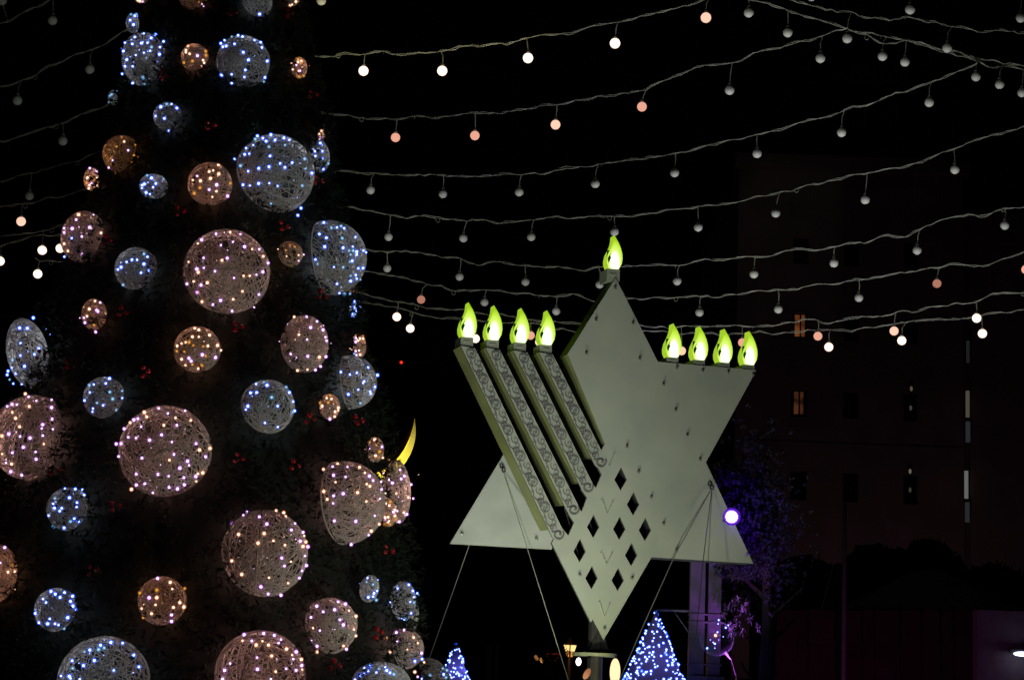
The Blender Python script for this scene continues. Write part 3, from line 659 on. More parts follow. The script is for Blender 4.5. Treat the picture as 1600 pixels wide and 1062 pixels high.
for nm, ks, mt in (('inner_face', (0, 1), 'gold'), ('outer_face', (1, 2), 'gold_shaded'), ('rear_outer_face', (2, 3), 'gold_shaded'), ('rear_inner_face', (3, 0), 'gold')):
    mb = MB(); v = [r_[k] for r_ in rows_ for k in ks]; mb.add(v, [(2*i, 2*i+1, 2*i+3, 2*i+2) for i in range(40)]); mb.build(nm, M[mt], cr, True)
mb = MB(); mb.tube([r_[1]+Vector((0, -.004, 0)) for r_ in rows_], .008, 5); mb.build('ridge_trim', M['gold'], cr)
mb = MB(); mb.tube([(0, 0, 0), (0, 0, cc.z-Ro)], .05, 8); mb.build('mast', M['dark'], cr)
ld = bpy.data.lights.new('crescent_lamp', 'SPOT'); ld.energy = 1900; ld.color = (1, .88, .40); ld.spot_size = R(40); ld.shadow_soft_size = .05
lo = bpy.data.objects.new('crescent_lamp', ld); COL.objects.link(lo); lo.location = (cc.x+.9, cy-1.3, 1.4)
lo.rotation_euler = (Vector((cc.x+.5, cy, cc.z+.1))-lo.location).to_track_quat('-Z', 'Y').to_euler(); lo.parent = cr; lo.matrix_parent_inverse = Matrix.Translation(-cr.location)

# ------------------------------------------------------------------ the big decorated tree
TY = 18.0
base = P(296, 1000, TY); apexp = P(345, -470, TY)
AX = base.x; ZT = apexp.z; RB = (367/F*TY)/(ZT-base.z)*1.0     # radius per metre below the apex
tree = tag(empty('decorated_fir_tree', (AX, TY, 0)), 'towering dark fir cone covered in glowing wicker domes', 'christmas tree')
mb = MB(); mb.tube([(0, 0, 0), (0, 0, ZT)], [.18, .02], 10); mb.build('trunk', M['bark'], tree)
mb = MB(); mb.lathe([((ZT-.1)*RB*.90, .25)]+[((ZT-z)*RB*.91, z) for z in np.linspace(.3, ZT, 30)], n=48); mb.build('inner_cone', M['core'], tree)
def needles(n):
    z = ZT*(1-np.sqrt(np.random.rand(n)*(1-.0)))
    z = np.clip(z, .1, ZT-.02); a = np.random.rand(n)*2*np.pi
    lump = 1+.03*np.sin(a*9+z*2.1)+.03*np.sin(a*5-z*4.3)+.02*np.sin(a*31+z*13)
    rr = (ZT-z)*RB*(np.random.uniform(.90, 1.0, n))*lump
    c = np.stack([rr*np.cos(a), rr*np.sin(a), z], 1)
    out_ = np.stack([np.cos(a), np.sin(a), np.full(n, -.15)], 1)
    V_ = []; F_ = []; K = 7
    dirs = out_[:, None, :]*np.random.uniform(.2, 1.0, (n, K, 1))+np.random.normal(0, .55, (n, K, 3))
    dirs /= np.linalg.norm(dirs, axis=2, keepdims=True)
    side = np.cross(dirs, np.random.normal(0, 1, (n, K, 3))); side /= np.linalg.norm(side, axis=2, keepdims=True)
    L = np.random.uniform(.03, .085, (n, K, 1)); w = .006
    p0 = c[:, None, :]-side*w; p1 = c[:, None, :]+side*w; p2 = c[:, None, :]+dirs*L
    vs = np.stack([p0, p1, p2], 2).reshape(-1, 3); m = n*K
    me = bpy.data.meshes.new('needles'); me.vertices.add(m*3); me.vertices.foreach_set('co', vs.ravel().astype(np.float32))
    me.loops.add(m*3); me.loops.foreach_set('vertex_index', np.arange(m*3, dtype=np.int32))
    me.polygons.add(m); me.polygons.foreach_set('loop_start', np.arange(0, m*3, 3, dtype=np.int32))
    me.update(calc_edges=True); me.validate(); return me
o = link('needles', needles(42000), M['needle'], tree); o['kind'] = 'stuff'

def hit_cone(px, py, k=.97):
    d = ray(px, py).normalized(); best = None; bt_ = 1e9
    ts = np.linspace(14, 22, 1600); pr = None
    miss = None; mv = 1e9
    for t in ts:
        p = CAM+d*t; dx, dy = p.x-AX, p.y-TY; r0 = math.hypot(dx, dy); f = r0-(ZT-p.z)*RB*k
        if f <= 0: return p, Vector((dx/r0, dy/r0, RB)).normalized()
        if f < mv: mv = f; miss = (p.copy(), dx/r0, dy/r0, r0)
    p, cx, sy, r0 = miss; rr = (ZT-p.z)*RB*k
    return Vector((AX+cx*rr, TY+sy*rr, p.z)), Vector((cx, sy, RB)).normalized()

def thread_mesh(n, t, seed, cut=-.12):
    rnd = random.Random(seed); mb = MB()
    for _ in range(n):
        nrm = Vector((rnd.gauss(0, 1), rnd.gauss(0, 1), rnd.gauss(0, 1))).normalized(); off = rnd.gauss(0, .3); off = max(-.75, min(.75, off)); rr = math.sqrt(1-off*off)
        a = nrm.orthogonal().normalized(); b_ = nrm.cross(a); pts = []; jit = rnd.uniform(.985, 1.01); ph = rnd.uniform(0, 6.28)
        segs = []
        for i in range(41):
            q = 2*math.pi*i/40+ph; p = (nrm*off+(a*math.cos(q)+b_*math.sin(q))*rr)*jit
            if p.z > cut: pts.append(p)
            else:
                if len(pts) > 3: segs.append(pts)
                pts = []
        if len(pts) > 3: segs.append(pts)
        th = t*rnd.uniform(.7, 1.35)
        for s_ in segs: mb.tube(s_, th, 3)
    rc = math.sqrt(1-cut*cut); mb.tube([(rc*math.cos(2*math.pi*i/40), rc*math.sin(2*math.pi*i/40), cut) for i in range(41)], t*2, 4)
    return mb.mesh('thread_shell', M['thread'])
TB = [thread_mesh(100, .0108, s_) for s_ in (1, 2, 3)]
TM = [thread_mesh(76, .0145, s_) for s_ in (11, 12, 13)]
TS = [thread_mesh(50, .023, s_) for s_ in (21, 22)]
TE = {'b': thread_mesh(100, .0125, 41, -.8), 's': thread_mesh(56, .022, 42, -.8)}

Z1 = lambda s_, ox, oy, f=3.9925: [(ox+float(a.split(',')[0])/f, oy+float(a.split(',')[1])/f) for a in s_.split()]
DOMES = [  # cx, cy, rx, ry, kind, label, led pixels
 (402,4,23,23,'b','pale blue-lit wicker dome cut by the top edge above the domed pair', Z1('422,90',300,0)),
 (225,93,34,42,'b','blue-lit wicker dome near the top, thickly dotted, at the tree\'s left side', Z1('840,232 897,210 970,218 780,268 943,238 1020,260 883,270 770,320 945,295 998,295 897,330 825,275 937,318 790,373 847,345 780,415 827,415 762,462 827,520 897,527 893,485 920,268 995,340',0,0)),
 (304,90,20,21,'o','small orange wicker dome between the two upper blue domes', None),
 (380,97,40,41,'b','grey wicker dome with blue lights right of the small upper orange dome', Z1('248,230 288,222 315,230 180,272 203,253 192,293 213,288 265,275 320,327 352,375 390,252 428,265 437,298 470,382 247,465 327,482 247,520 455,485 448,510 183,470 333,438',300,0)),
 (468,106,12,17,'o','orange half-seen wicker dome at the tree edge beside the topmost string', None),
 (262,182,21,22,'b','small blue wicker dome with few lights below the upper pair', Z1('970,725 1040,650 1070,650 1103,675 1025,740 1053,815 1003,668',0,0)),
 (190,241,28,29,'y','amber wicker dome at left, upper of two beside the sky strings', Z1('760,57 775,85 727,117 843,105 800,140 858,183 817,212 703,202 658,172 690,190 678,248 720,283 835,172',0,200)),
 (143,280,12,18,'o','narrow orange wicker dome on the left edge below the amber dome', None),
 (240,291,22,19,'b','small blue wicker dome bright on its left half, right of the narrow orange one', Z1('918,297 945,312 1018,318 972,347 955,370 912,403 935,412 887,357 900,350 885,375',0,200)),
 (328,288,34,32,'o','medium orange wicker dome touching the largest upper blue dome', Z1('1305,272 1313,315 1365,287 1202,325 1250,330 1247,373 1213,407 1352,355 1437,345 1305,385 1330,265 1350,395 1420,425 1325,430 1362,232 1230,300',0,200)),
 (429,272,61,62,'b','largest upper blue-lit wicker dome with pale green lower half', Z1('265,195 302,236 350,270 395,70 408,50 442,64 462,83 492,42 518,75 480,118 382,107 338,126 328,165 357,161 487,175 580,107 608,75 416,252 480,242 580,246 550,222 625,217 703,193 748,282 318,355 360,360 416,347 482,345 534,362 688,360 493,472 680,500 660,545 708,255 574,62',300,200)),
 (499,244,16,26,'b','narrow blue wicker dome on the tree edge above the third string', Z1('800,95 767,145 813,145 770,175 815,190 850,222 820,257',300,200)),
 (500,212,7,7,'o','tiny orange wicker dome perched on the narrow blue edge dome', None),
 (130,370,34,40,'p','mauve wicker dome with one stray blue light at the left edge', Z1('490,540 585,543 475,572 400,625 450,627 560,620 400,652 630,655 510,677 400,722 423,767 510,785 645,680',0,200)),
 (213,420,33,30,'b','dim blue wicker dome with a row of lights across its top', Z1('920,803 898,785 855,822 823,822 790,835 755,868 735,882 898,848 928,890 880,903 768,978',0,200)),
 (354,425,67,64,'p','large pink-lit wicker dome in the upper middle of the tree', Z1('36,720 60,697 150,660 238,650 302,662 180,730 255,710 328,740 375,755 420,756 445,800 475,842 72,810 187,825 220,812 30,880 73,872 143,893 262,935 322,922 360,922 402,915 442,897 10,957 56,980 95,965 32,1025 -22,835 -32,972 38,900',300,200)+Z1('33,227 62,285 130,303 178,277 257,270 315,220 418,240 250,343 388,318',300,400)),
 (453,397,20,19,'y','small amber wicker dome between the large pink and tilted blue domes', Z1('537,755 640,742 585,762 590,800 665,793 665,828 632,863 610,732 567,735 697,790',300,200)),
 (529,403,44,59,'b','tall blue wicker dome bulging over the right edge with crowded lights', Z1('870,623 905,620 822,590 930,612 950,625 795,662 838,685 937,687 1020,680 828,740 943,747 980,765 1006,765 1028,772 1070,765 1086,776 990,790 770,820 783,848 985,833 1000,828 885,867 943,868 1038,875 1068,873 990,922 1022,917 1028,940 1050,945 990,955 905,972 920,1030 950,1035 985,1033 1028,790 1003,740',300,200)),
 (147,491,19,24,'o','small orange half-moon wicker dome on the left above the tall blue dome', Z1('593,280 625,290 557,330 603,338 543,375 523,385 530,415 587,430 597,473 610,345',0,400)),
 (43,552,31,55,'b','tall tilted grey-blue wicker dome bulging over the left edge', Z1('208,385 122,448 170,450 128,542 243,578 215,612 127,620 152,687 78,648 50,717 97,733 60,770 83,795 135,800 73,697 45,740 160,857',0,400)),
 (308,546,36,34,'o','rosy wicker dome crowded with lights just under the large pink one', Z1('1215,450 1240,460 1307,492 1200,503 1240,503 1180,537 1158,537 1132,545 1205,557 1297,560 1267,563 1357,557 1378,587 1105,560 1103,593 1150,595 1262,615 1283,622 1133,643 1345,632 1178,637 1157,680 1200,675 1258,683 1237,702 1192,655',0,400)),
 (476,537,37,45,'p','egg-tall pink wicker dome with sparse lights right of centre', Z1('638,380 715,378 780,407 740,445 817,460 667,490 718,520 833,505 840,528 615,610 648,632 722,625 795,630 835,627 802,688 770,710 658,713 720,708',300,400)),
 (552,484,6,14,'b','sliver of a blue wicker dome on the right edge below the crowded one', None),
 (562,540,10,18,'o','sliver of an orange wicker dome on the right edge', None),
 (560,597,29,42,'b','blue wicker dome on the right edge below the orange sliver', Z1('985,738 1028,728 1100,694 1157,742 928,722 1075,780 1038,832 975,862 1142,815 1112,845 1115,858 1050,917 1012,608 1068,790',300,400)),
 (163,621,32,31,'b','silvery wicker dome with a bright left rim at mid-left', Z1('683,763 660,793 557,805 585,800 560,850 527,900 685,847 762,840 763,885 703,890 643,930 577,970 725,960 580,950 605,915',0,400)),
 (418,635,42,42,'b','grey wicker dome ringed by blue lights below the egg-tall pink dome', Z1('400,797 448,785 468,805 587,818 608,850 365,852 403,850 348,935 335,957 535,935 632,907 640,965 628,972 497,880 455,1040 535,1065',300,400)),
 (515,635,16,20,'o','small bright orange wicker dome left of the right-edge blue dome', Z1('850,913 812,935 860,868 840,885 913,945 893,970 890,1000 912,962 860,1015 800,915 870,890',300,400)),
 (40,684,54,65,'p','large pink wicker dome bulging over the left frame edge', Z1('178,78 227,103 322,97 45,138 75,125 105,127 182,138 322,145 77,175 97,212 325,217 122,265 267,252 260,275 330,280 12,322 125,325 187,335 267,320 273,373 145,393 222,422 13,435 77,427 225,467 37,490 72,497 67,545 135,567 55,310 158,60',0,600)),
 (258,705,71,68,'p','largest pink wicker dome, left of centre and thickly dotted with lights', Z1('990,150 900,175 1155,165 915,203 1047,182 1095,210 1190,225 775,278 880,265 1022,255 1103,255 835,222 812,240 860,215 1008,315 800,330 848,335 932,348 1072,360 1223,370 1245,410 1310,400 725,372 755,370 740,450 885,460 1085,437 1057,473 1283,452 850,560 985,562 1052,573 1122,523 1180,505 1170,480 1147,582 1235,558 1265,552 1222,575 1225,605 850,628 903,620 1055,643 1107,652 1150,627 953,677 820,655',0,600)),
 (107,795,32,33,'b','dark wicker dome with clustered blue lights at lower left', Z1('405,650 470,653 512,655 525,690 433,707 342,712 332,745 340,772 385,773 372,790 480,737 478,765 303,818 440,855 463,838 400,895 333,888 490,855',0,600)),
 (413,864,66,67,'p','large pink wicker dome in the lower middle with lights along its right rim', Z1('345,15 320,33 248,83 420,43 467,88 450,147 290,153 412,207 508,193 525,5 572,18 585,40 643,85 620,125 693,140 700,162 710,200 675,195 723,230 693,228 580,220 560,300 617,323 577,350 248,318 310,403 480,423 430,480 475,525 555,532 600,457 670,425 687,380 713,347 705,287',300,796)),
 (586,702,14,20,'o','small pale pink wicker dome just left of the golden crescent', Z1('1140,345 1150,380 1107,398 1185,390 1145,445 1190,458 1165,355 1110,360 1170,420',300,600)),
 (551,785,51,65,'p','big open-woven pink wicker dome below the golden crescent', Z1('820,530 877,513 908,495 970,515 883,567 958,577 895,610 1045,517 1078,552 1107,572 1130,600 1090,622 1110,635 1183,655 822,668 943,682 1033,675 883,695 843,717 880,742 1088,730 1173,713 1140,820 1022,855 888,852 1168,872 1118,915 1102,940 992,998 1180,608 1205,830',300,600)),
 (620,768,22,50,'p','pale spiky wicker dome at the tree edge under the golden crescent', Z1('1228,468 1197,555 1230,595 1250,615 1298,533 1325,572 1275,680 1210,680 1350,705 1367,625 1380,712 1322,800 1293,857 1340,810 1280,790 1305,590',300,600)),
 (608,802,12,20,'o','small orange wicker dome wedged between the two domes under the crescent', None),
 (-6,895,31,44,'o','orange wicker dome mostly cut off by the left frame edge', Z1('2,330 80,345 50,388 92,385 30,235',0,796)),
 (88,952,32,33,'b','teal-white wicker dome low on the left with lights round its rim', Z1('318,507 345,525 402,515 453,538 375,545 440,570 287,577 268,555 220,645 475,622 423,672 310,680 297,710 343,710 365,718 243,703 400,740 455,600',0,796)),
 (253,938,37,36,'o','orange wicker dome low in the middle left with lights standing out', Z1('983,427 1062,452 1152,490 872,518 978,500 1075,493 930,548 883,615 970,592 945,647 893,672 1122,578 1082,608 1070,655 1070,695 978,547 1147,605',0,796)),
 (162,1066,70,67,'b','large blue wicker dome cut by the bottom edge at left', Z1('692,825 627,843 650,860 765,830 560,873 527,885 588,938 450,940 453,987 520,970 867,978 432,1037 380,1035 497,1055 835,905 710,1000 440,1050 615,870',0,796)),
 (406,1056,68,70,'p','large pink wicker dome cut by the bottom edge', Z1('325,778 315,815 373,817 447,770 440,818 400,842 477,842 513,782 555,808 540,830 590,867 650,885 625,905 682,932 632,930 405,920 497,910 237,957 203,1000 408,993 522,1008 588,990 650,1000 685,970 688,995 190,1055 492,1055',300,796)),
 (515,977,40,43,'p','medium pink wicker dome right above the bottom blue-white cluster', Z1('912,573 957,587 778,600 818,635 890,622 980,628 1022,663 742,670 923,685 945,717 1010,745 755,737 797,752 745,817 945,848 963,868 780,850 780,885 1022,785',300,796)),
 (577,919,15,21,'b','small silver-white wicker dome low near the right edge', Z1('1090,450 1130,465 1155,505 1135,520 1130,540 1150,562 1100,545 1095,425',300,796)),
 (630,938,20,31,'b','grey wicker dome with blue lights on the low right edge', Z1('1283,490 1237,578 1353,467 1378,505 1405,520 1385,545 1385,578 1362,573 1367,645 1325,683 1335,673 1310,678',300,796)),
 (645,965,9,24,'w','unlit grey wicker sliver behind the low right edge dome', []),
 (630,1013,30,32,'p','mauve wicker dome low right with one blue light', Z1('1275,765 1323,750 1210,800 1280,822 1383,795 1410,830 1235,887 1343,870 1432,893 1448,950 1390,1010 1408,1040',300,796)),
 (596,1068,46,34,'b','blue wicker dome cut by the bottom edge at the tree\'s right foot', Z1('1017,1058 1075,1020 1045,1030 1100,1003 1150,1013 1165,990 1205,980 1110,975 1075,985 1235,1015 1260,1025 1215,1000',300,796)),
 (669,1066,38,38,'w','grey unlit-looking wicker dome at the bottom beside the small cone tree', Z1('1433,1052 1565,988 1590,1000 1570,1025 1585,1045 1485,1030',300,796)),
 (303,-8,24,22,'y','amber wicker dome barely showing at the top edge', Z1('1260,27 1240,15 1270,40',0,0)),
 (222,-14,16,18,'o','orange wicker dome tip at the top edge on the left', Z1('872,8 890,12 860,5',0,0)),
 (207,37,10,15,'w','narrow silvery wicker dome at the upper left edge', Z1('817,92 850,92 812,127 833,155 840,100',0,0)),
 (455,-4,14,14,'o','pinkish wicker dome corner at the top right edge', Z1('648,12 625,30 600,42 612,35',300,0)),
 (177,153,8,12,'w','sliver of a silvery wicker dome where the third left string meets', Z1('727,573 685,600 697,590 680,640',0,0)),
]
LT = {'b': (.82, .88, 1.0), 'p': (1, .52, .45), 'o': (1, .42, .24), 'y': (1, .42, .14), 'w': (.85, .9, .85)}
LP = {'b': 5.0, 'p': 8.5, 'o': 8.5, 'y': 4.5, 'w': 1.8}
dome_index = []
for i, (cx, cy_, rx, ry, k, label, leds) in enumerate(DOMES):
    R_ = max(rx, ry)*1.0
    c_, nrm = hit_cone(cx, cy_)
    # an edge dome is seen from the side: take its centre towards the tree and turn its axis outwards
    ca = max(-.2, min(1, 2*min(rx, ry)/R_-1))-(.14 if rx < ry*.9 else 0); side = 1 if cx > 320 else -1
    dome = (cx, cy_) in ((529, 403), (560, 597), (551, 785), (40, 684), (475, 536))
    tocam = (CAM-c_); tocam.z = 0; tocam.normalize(); rt = Vector((-tocam.y, tocam.x, 0))
    if rt.x < 0: rt = -rt
    if rx < ry*.9 and dome:
        c_, nrm = hit_cone(cx-side*(R_-rx), cy_)
        sa = math.sqrt(max(0, 1-ca*ca)); nrm = (tocam*ca+rt*side*sa+Vector((0, 0, .12))).normalized()
    if not dome and (rx < ry*.9 or ry < rx*.9): c_ = P(cx, cy_, c_.y-min(rx, ry)/F*18*.35)
    dist = (c_-CAM).length; Rm = R_/F*dist*.985
    e = tag(empty('wicker_dome', c_), label, 'light dome', 'wicker light domes on the fir tree')
    rot = nrm.to_track_quat('Z', 'Y').to_matrix().to_4x4() @ Matrix.Rotation(random.uniform(0, 6.28), 4, 'Z')
    me = random.choice(TB if R_ > 50 else TM if R_ > 26 else TS)
    A = (rot @ Matrix.Diagonal((Rm, Rm, Rm, 1)))
    if not dome and (rx < ry*.9 or ry < rx*.9):
        up = Vector((0, 0, 1)); tl_ = R(-16) if cx == 43 else R(random.uniform(-10, 10)); u_ = rt*math.cos(tl_)-up*math.sin(tl_); v_ = rt*math.sin(tl_)+up*math.cos(tl_); w_ = u_.cross(v_)
        if w_.dot(tocam) < 0: w_ = -w_
        q_ = Rm/R_; A = Matrix((u_*rx*q_, v_*ry*q_, w_*min(rx, ry)*q_)).transposed().to_4x4(); me = TE['b' if R_ > 30 else 's']; nrm = tocam
    s_ = link('thread_shell', me, None, e); s_.matrix_local = A; s_['kind'] = 'stuff'
    Ai = A.to_3x3().inverted()
    # LEDs
    mb = MB(); stk = MB()
    kk = {'b': 'bbbbw', 'p': 'pppopo', 'o': 'oopoy', 'y': 'yyoyp', 'w': 'wwb'}[k]
    if leds is None:
        n = int(6+R_*.35); leds = []
        for _ in range(n):
            q = random.uniform(0, 6.28); rr = math.sqrt(random.random()); leds.append((cx+rx*rr*math.cos(q), cy_+ry*rr*math.sin(q)))
    pos = []
    for (x, y) in leds:
        d = ray(x, y).normalized(); o_q = Ai @ (CAM-c_); dq = Ai @ d; t0 = -o_q.dot(dq)/dq.length_squared; cl = o_q+dq*t0; d2 = cl.length_squared; rs = 1.035
        if d2 < rs*rs: p = CAM+d*(t0-math.sqrt((rs*rs-d2)/dq.length_squared))
        else: p = CAM+d*t0
        pos.append((p-c_, random.uniform(.0115, .0205) if k != 'y' else random.uniform(.007, .013)))
    for _ in range(int(len(leds)*.7)):      # faint ones deeper in the weave
        v = (nrm+Vector((random.gauss(0, .9), random.gauss(0, .9), random.gauss(0, .9)))).normalized()
        if v.dot(nrm) < -.1: continue
        pos.append((v*Rm*.93, random.uniform(.003, .0065)))
    keys = sorted(set(kk))
    for p, r_ in pos:
        kx = random.choice(kk)
        led_mesh(mb, p, r_, keys.index(kx))
        stk.tube([p*.94, p*(1.0)], .0022, 3)
    if i == 13:
        keys.append('b')
        for q in Z1('447,687 402,803', 0, 200):
            d = ray(*q).normalized(); oc = c_-CAM; tca = oc.dot(d); led_mesh(mb, CAM+d*(tca-Rm)-c_, .014, len(keys)-1)
    if 'mauve wicker dome low right' in label:
        keys.append('b')
        for q in Z1('1390,943 1435,930', 300, 796):
            d = ray(*q).normalized(); oc = c_-CAM; tca = oc.dot(d); led_mesh(mb, CAM+d*(tca-Rm*.9)-c_, .018, len(keys)-1)
    if mb.v:
        mats = [m for q in keys for m in (M['led_'+q], M['cap_'+q])]
        o = mb.build('led_lights', mats, e); o['kind'] = 'stuff'
        o = stk.build('led_stalks', M['cord'], e); o['kind'] = 'stuff'
    dens = 1+.25*min(3, len(leds)/(R_*.7))
    ld = bpy.data.lights.new('dome_glow', 'POINT'); ld.color = LT[k]; ld.energy = LP[k]*dens*Rm*Rm/.15*1.0; ld.shadow_soft_size = Rm*.25
    lo = bpy.data.objects.new('dome_glow', ld); COL.objects.link(lo); lo.parent = e; lo.location = nrm*Rm*.25
    dome_index.append((cx, cy_, label, R_))

# red bauble trios
CL = [(364, 22), (447, 23), (257, 121), (329, 199), (240, 228), (485, 150), (282, 333), (441, 355), (494, 284), (500, 462), (371, 513), (170, 378), (194, 489), (227, 583),
      (68, 557), (115, 572), (481, 657), (556, 657), (372, 718), (458, 728), (90, 737), (182, 793), (603, 860), (586, 990), (147, 893), (520, 1040)]
NOTE = {(364, 22): 'above the upper grey dome, near the top edge', (447, 23): 'under the pinkish dome corner at the top right', (257, 121): 'between the upper left blue dome and the small blue one',
 (329, 199): 'midway between the small blue and largest upper blue domes', (240, 228): 'right of the upper amber dome', (485, 150): 'on the right edge between the first two strings',
 (282, 333): 'beside the lower left of the medium orange dome', (441, 355): 'right under the largest upper blue dome', (494, 284): 'against the right rim of the largest upper blue dome',
 (500, 462): 'under the crowded blue edge dome', (371, 513): 'under the large pink dome of the upper middle', (170, 378): 'against the right side of the mauve left dome',
 (194, 489): 'right of the small orange half-moon dome', (227, 583): 'between the silvery dome and the rosy crowded dome', (68, 557): 'touching the tall tilted left dome', (115, 572): 'faint, above the silvery dome at mid-left',
 (481, 657): 'left below the small bright orange dome', (556, 657): 'right below the right-edge blue dome', (372, 718): 'right of the largest pink dome', (458, 728): 'left of the big open-woven dome',
 (90, 737): 'faint, under the pink dome at the left frame edge', (182, 793): 'under the largest pink dome at its left', (603, 860): 'on the lit fir edge below the two crescent domes', (586, 990): 'on the low right, above the bottom domes',
 (147, 893): 'faint, above the teal-white low left dome', (520, 1040): 'at the bottom edge under the medium pink dome'}
bm_ = MB(); bm_.sphere((0, 0, 0), .021, 10, 7); BRM = bm_.mesh('bauble', M['berry'], True)
for (x, y) in CL:
    c_, nrm = hit_cone(x, y, 1.005); c_ += nrm*.03
    e = tag(empty('bauble_cluster', c_), 'trio of red baubles '+NOTE[(x, y)], 'baubles', 'red bauble trios in the fir tree')
    nb = 3 if x != 603 else 4
    for j in range(nb):
        q = j*2.1+random.uniform(-.4, .4); o = link('bauble', BRM, None, e); o.location = (.036*math.cos(q), -.012*j, .036*math.sin(q)); s_ = random.uniform(.8, 1.15); o.scale = (s_, s_, s_)
    mb = MB(); mb.tube([(0, .03, .0), -nrm*.1], .004, 4); mb.build('stem', M['bark'], e)

# ------------------------------------------------------------------ strings of bulbs
def sphere_mesh(name, r, m):
    mb = MB(); mb.sphere((0, 0, 0), r, 20, 12); return mb.mesh(name, M[m], True)
BK = {'o': sphere_mesh('bulb', .070, 'bulb_off'), 'p': sphere_mesh('bulb', .071, 'bulb_pink'), 'h': sphere_mesh('bulb', .072, 'bulb_peach'), 'd': sphere_mesh('bulb', .069, 'bulb_dimpink'), 'l': sphere_mesh('bulb', .073, 'bulb_lit')}
mb = MB(); mb.lathe([(.0, .075), (.022, .075), (.026, .060), (.026, .095), (.014, .11), (0, .112)], n=8); SOCK = mb.mesh('socket', M['cord'])
def catmull(pts, step=7.0):
    out_ = []
    for i in range(len(pts)-1):
        p0 = pts[max(0, i-1)]; p1 = pts[i]; p2 = pts[i+1]; p3 = pts[min(len(pts)-1, i+2)]
        n = max(1, int(math.hypot(p2[0]-p1[0], p2[1]-p1[1])/step))
        for k in range(n):
            t = k/n
            out_.append(tuple(.5*((2*p1[j])+(-p0[j]+p2[j])*t+(2*p0[j]-5*p1[j]+4*p2[j]-p3[j])*t*t+(-p0[j]+3*p1[j]-3*p2[j]+p3[j])*t**3) for j in (0, 1)))
    out_.append(pts[-1]); return out_
def string(label, pts, d0, d1, bulbs, seed, thin=1.0, wig=1.45):
    rnd = random.Random(seed); x0, x1 = pts[0][0], pts[-1][0]
    dep = lambda x: d0+(d1-d0)*(x-x0)/(x1-x0)
    path = catmull(pts)
    org = P(path[0][0], path[0][1], d0); e = tag(empty('string_lights', org), label, 'string lights', 'strings of round bulbs over the square')
    strands = ([], [])
    for (x, y) in path:
        p = P(x, y, dep(x)); s0 = (p-P(x0, pts[0][1], d0)).length
        nz = noise.noise(Vector((s0*3.1, seed*7.7, 0)))*.035*wig+noise.noise(Vector((s0*9, seed*3.3, 5)))*.016*wig
        ph = s0*9+2.5*noise.noise(Vector((s0*2, seed, 9))); am = .010*(1+1.2*noise.noise(Vector((s0*1.7, seed, 3))))
        p = p+Vector((0, 0, nz))-org
        strands[0].append(p+Vector((0, math.cos(ph)*am, math.sin(ph)*am))); strands[1].append(p-Vector((0, math.cos(ph)*am, math.sin(ph)*am)))
    mb = MB()
    for s_ in strands: mb.tube(s_, .0062*thin, 4)
    # little loops and tie ends where the cord is bunched
    for _ in range(max(1, len(path)//40)):
        p = strands[0][rnd.randrange(2, max(3, len(path)-2))] if len(path) > 5 else strands[0][0]
        if rnd.random() < .5: mb.tube([p+Vector((.03*math.cos(q)-.02, 0, .035*math.sin(q)-.035)) for q in [j*math.pi/5 for j in range(11)]], .005*thin, 3)
        else: mb.tube([p, p+Vector((rnd.uniform(-.05, .02), 0, -.045))], .005*thin, 3)
    mb.build('cable', M['cord'], e)
    for (bx, by, k) in bulbs:
        ax = bx+rnd.uniform(-1, 6)
        ax = min(max(ax, min(x0, x1)), max(x0, x1))
        j = min(range(len(path)), key=lambda q: abs(path[q][0]-ax)); a = (strands[0][j]+strands[1][j])/2
        c_ = P(bx, by, dep(bx))-org
        o = link('bulb', BK[k], None, e); o.location = c_
        o = link('socket', SOCK, None, e); o.location = c_
        t = c_+Vector((0, 0, .1)); mid = (a+t)/2+Vector((rnd.uniform(-.012, .012)+(t.x-a.x)*.25, 0, .01))
        mb = MB(); mb.tube([a, a*.75+t*.25+Vector(((t.x-a.x)*.1, 0, .008)), mid, t], .0052*thin, 4); mb.tube([a+Vector((.006, 0, 0)), mid+Vector((.008, 0, .01)), t+Vector((.004, 0, 0))], .004*thin, 3); mb.build('drop_cord', M['cord'], e)
string('string of glowing bulbs, topmost of those right of the tree', [(455, 86), (495, 89), (570, 84), (640, 84), (700, 77), (830, 60), (965, 35), (1100, 2), (1185, -22)], 28.5, 26.2, [(568, 111, 'l'), (691, 111, 'l'), (825, 91, 'l'), (961, 68, 'l'), (1103, 28, 'h')], 1)
string('second string right of the tree with four peach bulbs', [(478, 181), (503, 177), (560, 182), (620, 184), (700, 181), (785, 173), (870, 163), (940, 152), (1010, 137), (1080, 110), (1150, 97), (1200, 77), (1285, 58), (1325, 44)], 30.5, 27, [(505, 211, 'o'), (618, 215, 'p'), (742, 212, 'p'), (868, 195, 'h'), (1003, 167, 'p'), (1140, 141, 'o'), (1282, 91, 'o')], 2)
string('third string right of the tree, all its bulbs unlit', [(495, 262), (585, 271), (700, 274), (815, 272), (935, 257), (1055, 240), (1130, 222), (1190, 209), (1250, 192), (1320, 174), (1400, 148), (1455, 128), (1527, 100)], 32, 28, [(579, 297, 'o'), (692, 303, 'o'), (811, 300, 'o'), (930, 287, 'o'), (1054, 270, 'o'), (1183, 240, 'o'), (1315, 207, 'o'), (1452, 160, 'o')], 3)
string('unlit string passing just above the topmost menorah flame', [(508, 320), (560, 326), (610, 335), (680, 340), (780, 346), (850, 341), (960, 339), (1000, 336), (1090, 322), (1150, 316), (1213, 303), (1330, 274), (1350, 273), (1420, 258), (1490, 233), (1550, 210), (1612, 194)], 32.5, 29, [(607, 370, 'o'), (724, 372, 'o'), (830, 370, 'o'), (960, 362, 'o'), (1091, 355, 'o'), (1212, 333, 'o'), (1352, 312, 'o'), (1492, 265, 'o')], 4)
